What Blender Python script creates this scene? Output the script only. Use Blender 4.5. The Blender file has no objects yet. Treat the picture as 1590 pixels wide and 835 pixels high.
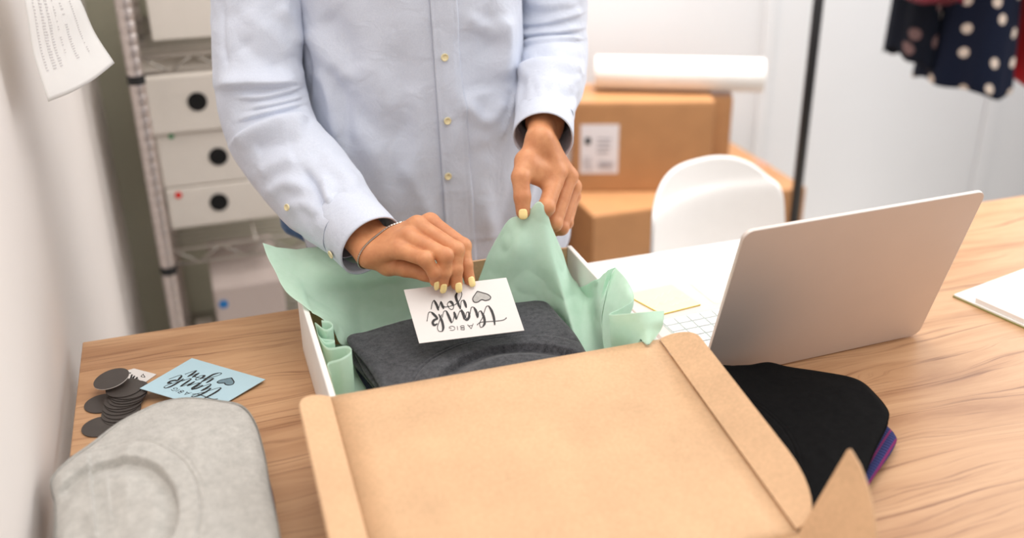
import bpy, math, random
import numpy as np
from mathutils import Vector, Matrix

random.seed(7)
rng = np.random.default_rng(7)
SC = bpy.context.scene
COL = SC.collection

# ------------------------------------------------------------------ camera
F_PX = 1600.0
PITCH, ROLL, YAW = (math.radians(a) for a in (25.15, -0.78, 17.52))
TZ = 0.74
CAM = np.array([0.0, 0.0, TZ + 0.70])


def camera_axes():
    f = np.array([0, math.cos(PITCH), -math.sin(PITCH)])
    rt = np.array([1.0, 0, 0])
    up = np.cross(rt, f)
    r2 = rt * math.cos(ROLL) + up * math.sin(ROLL)
    u2 = -rt * math.sin(ROLL) + up * math.cos(ROLL)
    c, s = math.cos(-YAW), math.sin(-YAW)
    Z = np.array([[c, -s, 0], [s, c, 0], [0, 0, 1]])
    return Z @ r2, Z @ u2, Z @ f


RT, UP, FW = camera_axes()
cam_data = bpy.data.cameras.new('camera')
cam_data.sensor_width = 36.0
cam_data.sensor_fit = 'HORIZONTAL'
cam_data.lens = 36.0 * F_PX / 1590.0
cam_data.clip_start = 0.05
cam_data.clip_end = 60
cam_data.dof.use_dof = True
cam_data.dof.focus_distance = 1.33
cam_data.dof.aperture_fstop = 2.0
cam = bpy.data.objects.new('camera', cam_data)
COL.objects.link(cam)
cam.matrix_world = Matrix(((RT[0], UP[0], -FW[0], CAM[0]), (RT[1], UP[1], -FW[1], CAM[1]),
                           (RT[2], UP[2], -FW[2], CAM[2]), (0, 0, 0, 1)))
SC.camera = cam

# ------------------------------------------------------------------ world, lights, exposure
world = bpy.data.worlds.new('room_light')
SC.world = world
world.use_nodes = True
bg = world.node_tree.nodes['Background']
bg.inputs[0].default_value = (1.0, 0.97, 0.94, 1)
bg.inputs[1].default_value = 0.66


def area_light(name, loc, target, sx, sy, power, color):
    d = bpy.data.lights.new(name, 'AREA')
    d.shape = 'RECTANGLE'
    d.size, d.size_y = sx, sy
    d.energy = power
    d.color = color
    o = bpy.data.objects.new(name, d)
    COL.objects.link(o)
    o.location = loc
    o.rotation_euler = (Vector(target) - Vector(loc)).to_track_quat('-Z', 'Y').to_euler()
    return o


area_light('window_daylight', (2.7, 1.6, 2.0), (0.3, 1.1, 0.8), 2.2, 1.6, 42, (1.0, 0.97, 0.95))
area_light('ceiling_fill', (0.5, 0.9, 2.75), (0.35, 0.95, 0), 2.4, 1.6, 33, (1.0, 0.95, 0.9))  # unseen overhead fill, added to brighten the desk and left wall
area_light('ceiling_lamp_rear', (1.2, 2.32, 2.75), (1.2, 2.4, 0), 1.0, 0.6, 17, (1.0, 0.95, 0.9)).data.spread = math.radians(75)

SC.view_settings.view_transform = 'Standard'
SC.view_settings.look = 'None'
SC.view_settings.gamma = 1.0
SC.view_settings.use_curve_mapping = False
SC.view_settings.exposure = -0.03


# ------------------------------------------------------------------ pixel -> place helpers
def ray(px, py):
    return FW + RT * ((px - 795.0) / F_PX) - UP * ((py - 417.5) / F_PX)


def at_z(px, py, z):
    d = ray(px, py)
    return CAM + d * ((z - CAM[2]) / d[2])


def at_y(px, py, y):
    d = ray(px, py)
    return CAM + d * ((y - CAM[1]) / d[1])


def at_x(px, py, x):
    d = ray(px, py)
    return CAM + d * ((x - CAM[0]) / d[0])


def at_plane(px, py, p0, n):
    d = ray(px, py)
    return CAM + d * (np.dot(np.asarray(p0) - CAM, n) / np.dot(d, n))


def project(P):
    d = np.asarray(P, float) - CAM
    z = d @ FW
    return 795.0 + F_PX * (d @ RT) / z, 417.5 - F_PX * (d @ UP) / z


# ------------------------------------------------------------------ materials
def srgb(r, g, b):
    def c(v):
        v /= 255.0
        return v / 12.92 if v <= 0.04045 else ((v + 0.055) / 1.055) ** 2.4
    return (c(r), c(g), c(b), 1.0)


class NT:
    def __init__(self, name):
        self.m = bpy.data.materials.new(name)
        self.m.use_nodes = True
        self.t = self.m.node_tree
        self.b = self.t.nodes['Principled BSDF']
        self.out = self.t.nodes['Material Output']

    def n(self, kind, **kw):
        nd = self.t.nodes.new(kind)
        for k, v in kw.items():
            if isinstance(k, str) and hasattr(nd, k):
                setattr(nd, k, v)
        return nd

    def link(self, a, b):
        self.t.links.new(a, b)

    def coords(self, scale=(1, 1, 1), kind='Object'):
        tc = self.n('ShaderNodeTexCoord')
        mp = self.n('ShaderNodeMapping')
        mp.inputs['Scale'].default_value = scale
        self.link(tc.outputs[kind], mp.inputs['Vector'])
        return mp.outputs['Vector']

    def noise(self, vec, scale, detail=4, rough=0.55, distort=0.0):
        nd = self.n('ShaderNodeTexNoise')
        nd.inputs['Scale'].default_value = scale
        nd.inputs['Detail'].default_value = detail
        nd.inputs['Roughness'].default_value = rough
        nd.inputs['Distortion'].default_value = distort
        if vec is not None:
            self.link(vec, nd.inputs['Vector'])
        return nd.outputs[0]

    def ramp(self, fac, stops):
        nd = self.n('ShaderNodeValToRGB')
        e = nd.color_ramp.elements
        while len(e) < len(stops):
            e.new(0.5)
        for el, (p, c) in zip(e, stops):
            el.position = p
            el.color = c
        self.link(fac, nd.inputs[0])
        return nd.outputs[0]

    def mix(self, fac, a, b, mode='MIX'):
        nd = self.n('ShaderNodeMix')
        nd.data_type = 'RGBA'
        nd.blend_type = mode
        for sock, v in ((nd.inputs[0], fac), (nd.inputs[6], a), (nd.inputs[7], b)):
            if hasattr(v, 'default_value') or hasattr(v, 'is_output'):
                self.link(v, sock)
            else:
                sock.default_value = v
        return nd.outputs[2]

    def bump(self, h, strength, dist=0.001):
        nd = self.n('ShaderNodeBump')
        nd.inputs['Strength'].default_value = strength
        nd.inputs['Distance'].default_value = dist
        self.link(h, nd.inputs['Height'])
        self.link(nd.outputs[0], self.b.inputs['Normal'])

    def set(self, **kw):
        for k, v in kw.items():
            s = self.b.inputs[k.replace('_', ' ')]
            if hasattr(v, 'is_output'):
                self.link(v, s)
            else:
                s.default_value = v
        return self


def plain(name, col, rough=0.6, var=0.06, scale=30, bump=0.0, metal=0.0, bscale=200, **kw):
    t = NT(name)
    v = t.coords()
    f = t.noise(v, scale)
    lo = tuple(c * (1 - var) for c in col[:3]) + (1,)
    hi = tuple(min(1, c * (1 + var)) for c in col[:3]) + (1,)
    t.set(Base_Color=t.ramp(f, [(0.3, lo), (0.7, hi)]), Roughness=rough, Metallic=metal, **kw)
    if bump:
        t.bump(t.noise(v, bscale, 3), bump)
    return t.m


def fabric(name, c0, c1, mottled=160, weave=900, rough=0.9, bump=0.35, sheen=0.2, stretch=(1, 1, 1), rumple=0.0):
    t = NT(name)
    v = t.coords(stretch)
    a = t.noise(v, mottled, 5, 0.7)
    w = t.noise(v, weave, 2, 0.6)
    base = t.ramp(a, [(0.32, c0), (0.68, c1)])
    base = t.mix(0.35, base, t.ramp(w, [(0.35, c0), (0.65, c1)]))
    t.set(Base_Color=base, Roughness=rough, Sheen_Weight=sheen, Specular_IOR_Level=0.2)
    t.bump(w, bump, 0.0008)
    if rumple:
        first = t.b.inputs['Normal'].links[0].from_node
        nd = t.n('ShaderNodeBump')
        nd.inputs['Strength'].default_value = rumple
        nd.inputs['Distance'].default_value = 0.006
        t.link(t.noise(v, 26, 3, 0.5, 0.8), nd.inputs['Height'])
        t.link(nd.outputs[0], first.inputs['Normal'])
    return t.m


def wood_material():
    t = NT('wood_laminate')
    v1 = t.coords((0.9, 9, 9))
    warp = t.noise(t.coords((0.8, 3, 3)), 2.2, 3, 0.5)
    vm = t.n('ShaderNodeVectorMath', operation='ADD')
    sc = t.n('ShaderNodeVectorMath', operation='SCALE')
    cb = t.n('ShaderNodeCombineXYZ')
    t.link(warp, cb.inputs[1])
    t.link(cb.outputs[0], sc.inputs[0])
    sc.inputs['Scale'].default_value = 1.1
    t.link(v1, vm.inputs[0])
    t.link(sc.outputs[0], vm.inputs[1])
    broad = t.noise(vm.outputs[0], 1.6, 6, 0.62, 0.6)
    vf = t.n('ShaderNodeVectorMath', operation='MULTIPLY')
    t.link(vm.outputs[0], vf.inputs[0])
    vf.inputs[1].default_value = (1.2, 8.0, 8.0)
    fine = t.noise(vf.outputs[0], 2.3, 5, 0.7)
    base = t.ramp(broad, [(0.30, srgb(172, 129, 94)), (0.44, srgb(194, 153, 116)), (0.56, srgb(208, 169, 132)), (0.72, srgb(188, 146, 109))])
    pores = t.ramp(fine, [(0.33, srgb(146, 104, 72)), (0.45, srgb(240, 230, 220)), (1.0, srgb(255, 250, 244))])
    col = t.mix(0.78, base, pores, 'MULTIPLY')
    t.set(Base_Color=col, Roughness=0.42, Specular_IOR_Level=0.45)
    t.bump(fine, 0.12, 0.0006)
    return t.m


def kraft_material(name, c, rough=0.75):
    t = NT(name)
    v = t.coords()
    a = t.noise(v, 260, 4, 0.7)
    b = t.noise(t.coords((1, 1, 1)), 14, 3)
    fac = t.n('ShaderNodeMath', operation='MULTIPLY_ADD')
    t.link(a, fac.inputs[0])
    fac.inputs[1].default_value = 0.6
    m2 = t.n('ShaderNodeMath', operation='MULTIPLY')
    t.link(b, m2.inputs[0])
    m2.inputs[1].default_value = 0.4
    t.link(m2.outputs[0], fac.inputs[2])
    lo = tuple(x * 0.86 for x in c[:3]) + (1,)
    hi = tuple(min(1, x * 1.1) for x in c[:3]) + (1,)
    t.set(Base_Color=t.ramp(fac.outputs[0], [(0.35, lo), (0.65, hi)]), Roughness=rough, Specular_IOR_Level=0.3)
    t.bump(a, 0.05, 0.0005)
    return t.m


def tissue_material():
    t = NT('mint_tissue')
    v = t.coords()
    a = t.noise(v, 120, 4, 0.6)
    t.set(Base_Color=t.ramp(a, [(0.3, srgb(214, 243, 226)), (0.7, srgb(224, 249, 235))]), Roughness=0.7, Specular_IOR_Level=0.25)
    tr = t.n('ShaderNodeBsdfTranslucent')
    tr.inputs[0].default_value = srgb(236, 252, 242)
    mx = t.n('ShaderNodeMixShader')
    mx.inputs[0].default_value = 0.46
    t.link(t.b.outputs[0], mx.inputs[1])
    t.link(tr.outputs[0], mx.inputs[2])
    t.link(mx.outputs[0], t.out.inputs[0])
    t.bump(t.noise(v, 60, 4, 0.6), 0.12, 0.002)
    return t.m


def skin_material():
    t = NT('skin')
    v = t.coords()
    a = t.noise(v, 45, 4, 0.6)
    b = t.noise(v, 420, 3, 0.6)
    base = t.ramp(a, [(0.3, srgb(192, 126, 86)), (0.7, srgb(214, 152, 108))])
    t.set(Base_Color=base, Roughness=0.48, Subsurface_Weight=0.15, Subsurface_Radius=(0.012, 0.005, 0.003), Specular_IOR_Level=0.4)
    t.b.inputs['Subsurface Scale'].default_value = 0.6
    t.bump(b, 0.18, 0.0006)
    return t.m


def dots_material(name, c, dot, scale=11.0):
    t = NT(name)
    v = t.coords((1, 1, 1), 'UV')
    vo = t.n('ShaderNodeTexVoronoi')
    vo.voronoi_dimensions = '2D'
    vo.inputs['Scale'].default_value = scale
    vo.inputs['Randomness'].default_value = 0.62
    t.link(v, vo.inputs['Vector'])
    f = t.ramp(vo.outputs['Distance'], [(0.155, dot), (0.185, c)])
    t.set(Base_Color=f, Roughness=0.85, Specular_IOR_Level=0.2)
    return t.m


def stripe_material():
    t = NT('striped_plaid')
    v = t.coords()
    v.node.inputs['Rotation'].default_value = (0, 0, math.radians(-37))
    w = t.n('ShaderNodeTexWave', bands_direction='Y')
    w.inputs['Scale'].default_value = 30
    w.inputs['Distortion'].default_value = 0.1
    t.link(v, w.inputs['Vector'])
    w2 = t.n('ShaderNodeTexWave', bands_direction='X')
    w2.inputs['Scale'].default_value = 60
    t.link(v, w2.inputs['Vector'])
    navy, navy2, mag = srgb(38, 40, 84), srgb(58, 62, 112), srgb(120, 40, 92)
    base = t.ramp(w2.outputs[0], [(0.3, navy), (0.7, navy2)])
    st = t.ramp(w.outputs[0], [(0.86, (0, 0, 0, 1)), (0.9, (1, 1, 1, 1))])
    t.set(Base_Color=t.mix(st, base, mag), Roughness=0.9, Specular_IOR_Level=0.2)
    return t.m


M = {}
M['wood'] = wood_material()
M['kraft'] = kraft_material('kraft_board', srgb(215, 176, 137), 0.55)
M['carton'] = kraft_material('carton_board', srgb(182, 134, 92), 0.38)
M['white_board'] = plain('white_board', srgb(238, 236, 232), 0.55, 0.02)
M['white_paper'] = plain('white_paper', srgb(240, 238, 235), 0.7, 0.015)
M['card_white'] = plain('card_white', srgb(224, 219, 216), 0.65, 0.012)
M['card_blue'] = plain('card_blue', srgb(180, 210, 222), 0.65, 0.02)
M['ink'] = plain('ink_black', srgb(28, 26, 28), 0.55, 0.05)
M['ink_grey'] = plain('ink_grey', srgb(172, 170, 166), 0.55, 0.12, 300)
M['ink_blue_grey'] = plain('ink_blue_grey', srgb(110, 136, 148), 0.55, 0.08, 300)
M['print_grey'] = plain('print_grey', srgb(212, 208, 208), 0.7, 0.05)
M['tissue'] = tissue_material()
M['skin'] = skin_material()
M['nail'] = plain('nail_polish', srgb(250, 226, 158), 0.22, 0.01)
M['hair'] = plain('dark_hair', srgb(34, 24, 20), 0.45, 0.2, 200)
M['shirt'] = fabric('oxford_shirt', srgb(196, 203, 219), srgb(212, 218, 231), 500, 1400, 0.85, 0.15, 0.15, rumple=0.45)
M['denim'] = fabric('blue_denim', srgb(48, 78, 120), srgb(86, 118, 158), 90, 700, 0.9, 0.3)
M['shoe'] = plain('shoe_leather', srgb(60, 50, 46), 0.5, 0.1)
M['button'] = plain('button_ivory', srgb(226, 212, 168), 0.3, 0.03)
M['chain'] = plain('bracelet_silver', srgb(196, 188, 178), 0.3, 0.1, 100, metal=1.0)
M['thread'] = plain('dark_cord', srgb(20, 18, 22), 0.7, 0.1)
M['charcoal'] = fabric('charcoal_jersey', srgb(36, 37, 41), srgb(88, 89, 94), 150, 700)
M['charcoal_in'] = fabric('charcoal_inside', srgb(38, 39, 43), srgb(70, 71, 76), 220, 1100)
M['navy'] = fabric('navy_cloth', srgb(20, 26, 44), srgb(34, 42, 66), 200, 900)
M['black'] = fabric('black_jersey', srgb(8, 8, 9), srgb(18, 18, 19), 120, 900, sheen=0.0)
M['black'].node_tree.nodes['Principled BSDF'].inputs['Specular IOR Level'].default_value = 0.1
M['grey'] = fabric('heather_grey', srgb(166, 164, 159), srgb(200, 197, 191), 90, 520, 0.95, 0.5, 0.25)
M['maroon'] = fabric('maroon_cloth', srgb(90, 22, 44), srgb(120, 34, 60), 200, 800)
M['plaid'] = stripe_material()
M['laptop'] = plain('laptop_aluminium', srgb(222, 211, 204), 0.5, 0.01, 20, metal=0.45)
M['key'] = plain('key_white', srgb(240, 240, 240), 0.5, 0.01)
M['key_well'] = plain('key_well', srgb(190, 202, 198), 0.6, 0.02)
M['screen'] = plain('screen_black', srgb(12, 12, 14), 0.12, 0.02)
M['rubber'] = plain('black_rubber', srgb(22, 22, 24), 0.7, 0.05)
M['sticky'] = plain('sticky_yellow', srgb(250, 240, 190), 0.75, 0.02)
M['sticky_deep'] = plain('sticky_deep_yellow', srgb(232, 200, 40), 0.75, 0.02)
M['cover_green'] = plain('cover_olive', srgb(150, 150, 90), 0.7, 0.04)
M['disc'] = plain('disc_dark', srgb(68, 62, 59), 0.42, 0.08, 60)
M['white_wall'] = plain('white_wall_paint', srgb(232, 226, 222), 0.75, 0.012, 4)
M['rear_wall'] = plain('rear_wall_paint', srgb(226, 229, 233), 0.5, 0.012, 3)
M['olive_wall'] = plain('olive_wall_paint', srgb(178, 176, 157), 0.8, 0.03, 5)
M['floor'] = plain('floor_vinyl', srgb(186, 180, 172), 0.5, 0.04, 6)
M['chrome'] = plain('chrome_wire', srgb(168, 162, 154), 0.35, 0.06, 60, metal=0.8)
M['post'] = plain('chrome_post', srgb(200, 190, 186), 0.36, 0.1, 90, metal=0.85)
M['box_blush_shaded'] = plain('storage_blush_shaded', srgb(196, 182, 176), 0.7, 0.015)  # pinkish white, greyed to paint in the shade of the bottom shelf
M['box_white'] = plain('storage_white', srgb(226, 219, 210), 0.7, 0.015)
M['hole'] = plain('hole_black', srgb(8, 8, 8), 0.9, 0.02)
M['dot_red'] = plain('dot_red', srgb(225, 40, 36), 0.6, 0.03)
M['dot_green'] = plain('dot_green', srgb(70, 150, 96), 0.6, 0.03)
M['dot_blue'] = plain('dot_blue', srgb(32, 120, 190), 0.6, 0.03)
M['tape'] = plain('packing_tape', srgb(186, 134, 106), 0.25, 0.03)
M['label'] = plain('shipping_label', srgb(226, 222, 226), 0.6, 0.01)
M['label_ink'] = plain('label_ink', srgb(26, 34, 38), 0.6, 0.03)
M['label_grey'] = plain('label_grey', srgb(168, 164, 170), 0.6, 0.03)
M['chair'] = plain('chair_plastic', srgb(236, 234, 232), 0.35, 0.01)
M['chair_leg'] = plain('chair_leg_wood', srgb(190, 150, 106), 0.5, 0.08)
M['rack'] = plain('rack_black', srgb(22, 22, 26), 0.4, 0.05)
M['dots'] = dots_material('navy_dots', srgb(15, 23, 44), srgb(214, 200, 188), 13)
M['dots_dark'] = dots_material('dark_navy_dots', srgb(12, 18, 32), srgb(120, 96, 96), 11)
M['red'] = fabric('red_cloth', srgb(150, 8, 18), srgb(186, 14, 28), 60, 500)
M['maroon_red'] = fabric('dark_red_cloth', srgb(88, 8, 20), srgb(112, 12, 28), 60, 500)
M['crimson'] = fabric('crimson_cloth', srgb(84, 6, 26), srgb(108, 10, 36), 60, 500)
M['forest'] = fabric('forest_cloth', srgb(22, 44, 32), srgb(34, 58, 44), 60, 500)
M['cream'] = fabric('cream_cloth', srgb(196, 180, 150), srgb(214, 200, 172), 60, 500)
M['leg_white'] = plain('table_leg_white', srgb(228, 226, 224), 0.4, 0.02)


# ------------------------------------------------------------------ mesh helpers
def make(name, verts, faces, mat, parent=None, smooth=True, mats=None, fmat=None, uv=None):
    me = bpy.data.meshes.new(name)
    me.from_pydata([tuple(map(float, v)) for v in verts], [], [tuple(map(int, f)) for f in faces])
    for m in (mats or [mat]):
        me.materials.append(m)
    if fmat is not None:
        me.polygons.foreach_set('material_index', np.asarray(fmat, dtype=np.int32))
    if smooth:
        me.polygons.foreach_set('use_smooth', np.ones(len(me.polygons), dtype=bool))
    if uv is not None:
        l = me.uv_layers.new(name='uv')
        idx = np.zeros(len(me.loops), dtype=np.int32)
        me.loops.foreach_get('vertex_index', idx)
        l.data.foreach_set('uv', np.asarray(uv, dtype=np.float32)[idx].ravel())
    me.update()
    o = bpy.data.objects.new(name, me)
    COL.objects.link(o)
    if parent is not None:
        attach(o, parent)
    return o


def attach(o, parent):
    o.parent = parent
    bpy_loc = parent.matrix_world if False else None
    w = world_of(parent)
    o.matrix_parent_inverse = w.inverted()


WORLD = {}


def world_of(o):
    m = Matrix.LocRotScale(o.location, o.rotation_euler, o.scale)
    if o.parent is not None:
        return world_of(o.parent) @ o.matrix_parent_inverse @ m
    return m


def thing(name, loc, label, cat, group=None):
    o = bpy.data.objects.new(name, None)
    o.empty_display_size = 0.05
    COL.objects.link(o)
    o.location = tuple(float(v) for v in loc)
    tag(o, label, cat, group)
    return o


def tag(o, label, cat, group=None):
    o['label'] = label
    o['category'] = cat
    if group:
        o['group'] = group
    return o


def structure(o):
    o['kind'] = 'structure'
    return o


def bevel(o, w, seg=2, angle=35):
    b = o.modifiers.new('bevel', 'BEVEL')
    b.width = w
    b.segments = seg
    b.limit_method = 'ANGLE'
    b.angle_limit = math.radians(angle)
    return o


def solidify(o, t, offset=0.0):
    s = o.modifiers.new('thickness', 'SOLIDIFY')
    s.thickness = t
    s.offset = offset
    return o


def box_vf(lo, hi):
    x0, y0, z0 = lo
    x1, y1, z1 = hi
    v = [(x0, y0, z0), (x1, y0, z0), (x1, y1, z0), (x0, y1, z0), (x0, y0, z1), (x1, y0, z1), (x1, y1, z1), (x0, y1, z1)]
    f = [(3, 2, 1, 0), (4, 5, 6, 7), (0, 1, 5, 4), (1, 2, 6, 5), (2, 3, 7, 6), (3, 0, 4, 7)]
    return v, f


def box(name, lo, hi, mat, parent=None, bw=0.0, mats=None, fmat=None):
    v, f = box_vf(lo, hi)
    o = make(name, v, f, mat, parent, smooth=False, mats=mats, fmat=fmat)
    if bw:
        bevel(o, bw)
    return o


class MB:
    """collects several shapes of ONE part"""
    def __init__(self):
        self.v, self.f, self.m = [], [], []

    def add(self, v, f, mi=0):
        k = len(self.v)
        self.v += [tuple(map(float, p)) for p in v]
        self.f += [tuple(i + k for i in q) for q in f]
        self.m += [mi] * len(f)

    def build(self, name, mat, parent=None, smooth=False, mats=None):
        return make(name, self.v, self.f, mat, parent, smooth, mats, self.m if mats else None)


def prism_vf(poly, z0, z1):
    n = len(poly)
    v = [(x, y, z0) for x, y in poly] + [(x, y, z1) for x, y in poly]
    f = [tuple(range(n - 1, -1, -1)), tuple(range(n, 2 * n))]
    f += [(i, (i + 1) % n, n + (i + 1) % n, n + i) for i in range(n)]
    return v, f


def panel_vf(pts, n, t):
    """flat polygon in 3D with a thickness t along normal n; face 0 is the +n side"""
    pts = [np.asarray(p, float) for p in pts]
    n = np.asarray(n, float)
    n = n / np.linalg.norm(n)
    k = len(pts)
    v = [p + n * t / 2 for p in pts] + [p - n * t / 2 for p in pts]
    f = [tuple(range(k)), tuple(range(2 * k - 1, k - 1, -1))]
    nn = np.cross(pts[1] - pts[0], pts[2] - pts[1])
    flip = np.dot(nn, n) < 0
    if flip:
        f = [tuple(reversed(q)) for q in f]
    for i in range(k):
        j = (i + 1) % k
        q = (i, k + i, k + j, j)
        f.append(tuple(reversed(q)) if flip else q)
    return v, f


def frame_for(d):
    d = np.asarray(d, float)
    d = d / (np.linalg.norm(d) + 1e-12)
    a = np.array([0, 0, 1.0]) if abs(d[2]) < 0.9 else np.array([1.0, 0, 0])
    x = np.cross(a, d)
    x /= np.linalg.norm(x)
    return x, np.cross(d, x), d


def rod_vf(a, b, r, r2=None, seg=10, cap=True):
    a, b = np.asarray(a, float), np.asarray(b, float)
    r2 = r if r2 is None else r2
    x, y, d = frame_for(b - a)
    v = []
    for c, rr in ((a, r), (b, r2)):
        for i in range(seg):
            t = 2 * math.pi * i / seg
            v.append(c + (x * math.cos(t) + y * math.sin(t)) * rr)
    f = [(i, (i + 1) % seg, seg + (i + 1) % seg, seg + i) for i in range(seg)]
    if cap:
        f += [tuple(range(seg - 1, -1, -1)), tuple(range(seg, 2 * seg))]
    return v, f


def disc_vf(c, n, r, t, seg=24):
    n = np.asarray(n, float)
    n /= np.linalg.norm(n)
    return rod_vf(np.asarray(c) - n * t / 2, np.asarray(c) + n * t / 2, r, seg=seg)


def catmull(P, n, axis=0):
    """Catmull-Rom upsampling of control points along one axis to n samples"""
    P = np.moveaxis(np.asarray(P, float), axis, 0)
    k = P.shape[0]
    if k == 2:
        t = np.linspace(0, 1, n).reshape((-1,) + (1,) * (P.ndim - 1))
        return np.moveaxis(P[0] * (1 - t) + P[1] * t, 0, axis)
    ext = np.concatenate([2 * P[:1] - P[1:2], P, 2 * P[-1:] - P[-2:-1]])
    u = np.linspace(0, k - 1, n)
    i = np.minimum(u.astype(int), k - 2)
    t = (u - i).reshape((-1,) + (1,) * (P.ndim - 1))
    p0, p1, p2, p3 = ext[i], ext[i + 1], ext[i + 2], ext[i + 3]
    r = 0.5 * ((2 * p1) + (-p0 + p2) * t + (2 * p0 - 5 * p1 + 4 * p2 - p3) * t ** 2 + (-p0 + 3 * p1 - 3 * p2 + p3) * t ** 3)
    return np.moveaxis(r, 0, axis)


def grid_faces(nu, nv, closed_u=False):
    f = []
    for i in range(nu if closed_u else nu - 1):
        for j in range(nv - 1):
            a, b = i * nv + j, ((i + 1) % nu) * nv + j
            f.append((a, b, b + 1, a + 1))
    return f


def vnoise(p, seed=0):
    """smooth value noise, p (...,3) -> (...)"""
    p = np.asarray(p, float)
    i = np.floor(p).astype(np.int64)
    f = p - i
    f = f * f * (3 - 2 * f)

    def h(a, b, c):
        n = (a * 374761393 + b * 668265263 + c * 2147483647 + seed * 974711) & 0xffffffff
        n = ((n ^ (n >> 13)) * 1274126177) & 0xffffffff
        return ((n ^ (n >> 16)) & 0xffff) / 65535.0 - 0.5
    r = 0
    for dx in (0, 1):
        for dy in (0, 1):
            for dz in (0, 1):
                w = (f[..., 0] if dx else 1 - f[..., 0]) * (f[..., 1] if dy else 1 - f[..., 1]) * (f[..., 2] if dz else 1 - f[..., 2])
                r = r + w * h(i[..., 0] + dx, i[..., 1] + dy, i[..., 2] + dz)
    return r


def grid_normals(G):
    du = np.gradient(G, axis=0)
    dv = np.gradient(G, axis=1)
    n = np.cross(du, dv)
    return n / (np.linalg.norm(n, axis=-1, keepdims=True) + 1e-12)


# ================================================================== SETTING
WX = -0.214       # left wall
WY = 2.72         # rear wall
structure(box('floor', (-0.5, -1.2, -0.06), (3.9, 3.15, 0.0), M['floor']))
structure(box('wall_left', (WX - 0.1, -0.8, 0.0), (WX, WY, 2.8), M['white_wall']))
structure(box('wall_back', (WX - 0.1, WY, 0.0), (0.62, WY + 0.1, 2.8), M['olive_wall']))
RWY = 2.86
structure(box('wall_rear', (0.62, RWY, 0.0), (3.9, RWY + 0.1, 2.8), M['rear_wall']))
structure(box('wall_return', (0.54, WY + 0.1, 0.0), (0.62, RWY + 0.1, 2.8), M['rear_wall']))
structure(box('trim_1', (1.74, RWY - 0.015, 0.0), (1.78, RWY, 2.8), M['rear_wall'], bw=0.004))
structure(box('trim_2', (2.66, RWY - 0.015, 0.0), (2.71, RWY, 2.8), M['rear_wall'], bw=0.004))

# ================================================================== DESK
desk = thing('desk', (0.8, 0.95, 0), 'long wood-grain desk top running under the open box, clothes and laptop', 'desk')
top_poly = [(-0.194, 0.50), (2.3, 0.50), (2.3, 1.425), (-0.194, 1.392)]
v, f = prism_vf(top_poly, TZ - 0.028, TZ)
bevel(make('tabletop', v, f, M['wood'], desk, smooth=False), 0.0015)
for lx, ly in ((-0.14, 0.56), (2.2, 0.56), (-0.14, 1.33), (2.2, 1.33)):
    box('leg', (lx - 0.025, ly - 0.025, 0), (lx + 0.025, ly + 0.025, TZ - 0.028), M['leg_white'], desk, 0.003)

# ================================================================== MAILER BOX
BX0, BX1, BY0, BY1 = 0.097, 0.49, 0.972, 1.268
BZ0, BZ1 = TZ + 0.001, TZ + 0.10
mailer = thing('mailer_box', ((BX0 + BX1) / 2, (BY0 + BY1) / 2, BZ0),
               'open white and kraft mailer box, mint tissue inside, lid folded towards the viewer', 'box')
W = 0.007
KW = [M['kraft'], M['white_board']]
# faces order of box_vf: bottom, top, -y, +x, +y, -x
box('bottom', (BX0, BY0, BZ0), (BX1, BY1, BZ0 + 0.004), None, mailer, mats=KW, fmat=[1, 0, 1, 1, 1, 1])
box('side_wall', (BX0, BY0, BZ0 + 0.004), (BX0 + W, BY1, BZ1), None, mailer, 0.0015, mats=KW, fmat=[1, 1, 1, 0, 1, 1])
box('side_wall', (BX1 - W, BY0, BZ0 + 0.004), (BX1, BY1, BZ1), None, mailer, 0.0015, mats=KW, fmat=[1, 1, 1, 1, 1, 1])
box('back_wall', (BX0 + W, BY1 - 0.004, BZ0 + 0.004), (BX1 - W, BY1, BZ1 - 0.002), None, mailer, 0.0008, mats=KW, fmat=[1, 0, 0, 1, 1, 1])
box('front_wall', (BX0 + W, BY0, BZ0 + 0.004), (BX1 - W, BY0 + 0.004, BZ1 - 0.001), None, mailer, 0.0008, mats=KW, fmat=[1, 0, 1, 1, 0, 1])
# lid: a slope from the hinge on top of the front wall towards the viewer
LH = np.array([0, BY0 + 0.001, BZ1])
LF = np.array([0, 0.660, BZ1 - 0.046])
ld = (LF - LH) / np.linalg.norm(LF - LH)
ln = np.array([0, -ld[2], ld[1]])
ln = ln if ln[2] > 0 else -ln
XL = np.array([1.0, 0, 0])
ll = np.linalg.norm(LF - LH)


def lidp(x, s, h=0.0):
    return LH + XL * x + ld * s + ln * h


lid_v, lid_f = [], []
mb = MB()
NS = 24
rows = []
for i in range(NS + 1):
    s = ll * i / NS
    # the board bows by a few millimetres
    for j in range(13):
        x = BX0 + (BX1 - BX0) * j / 12
        h = 0.0025 * math.sin(math.pi * i / NS) * math.sin(math.pi * j / 12)
        rows.append(lidp(x, s, h))
lid = make('lid', rows, [(i * 13 + j, (i + 1) * 13 + j, (i + 1) * 13 + j + 1, i * 13 + j + 1) for i in range(NS) for j in range(12)],
           None, mailer, mats=[M['kraft'], M['white_board'], M['kraft']])
sm = solidify(lid, 0.003, -1.0)
sm.modifiers[0].material_offset = 1
sm.modifiers[0].material_offset_rim = 0


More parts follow.
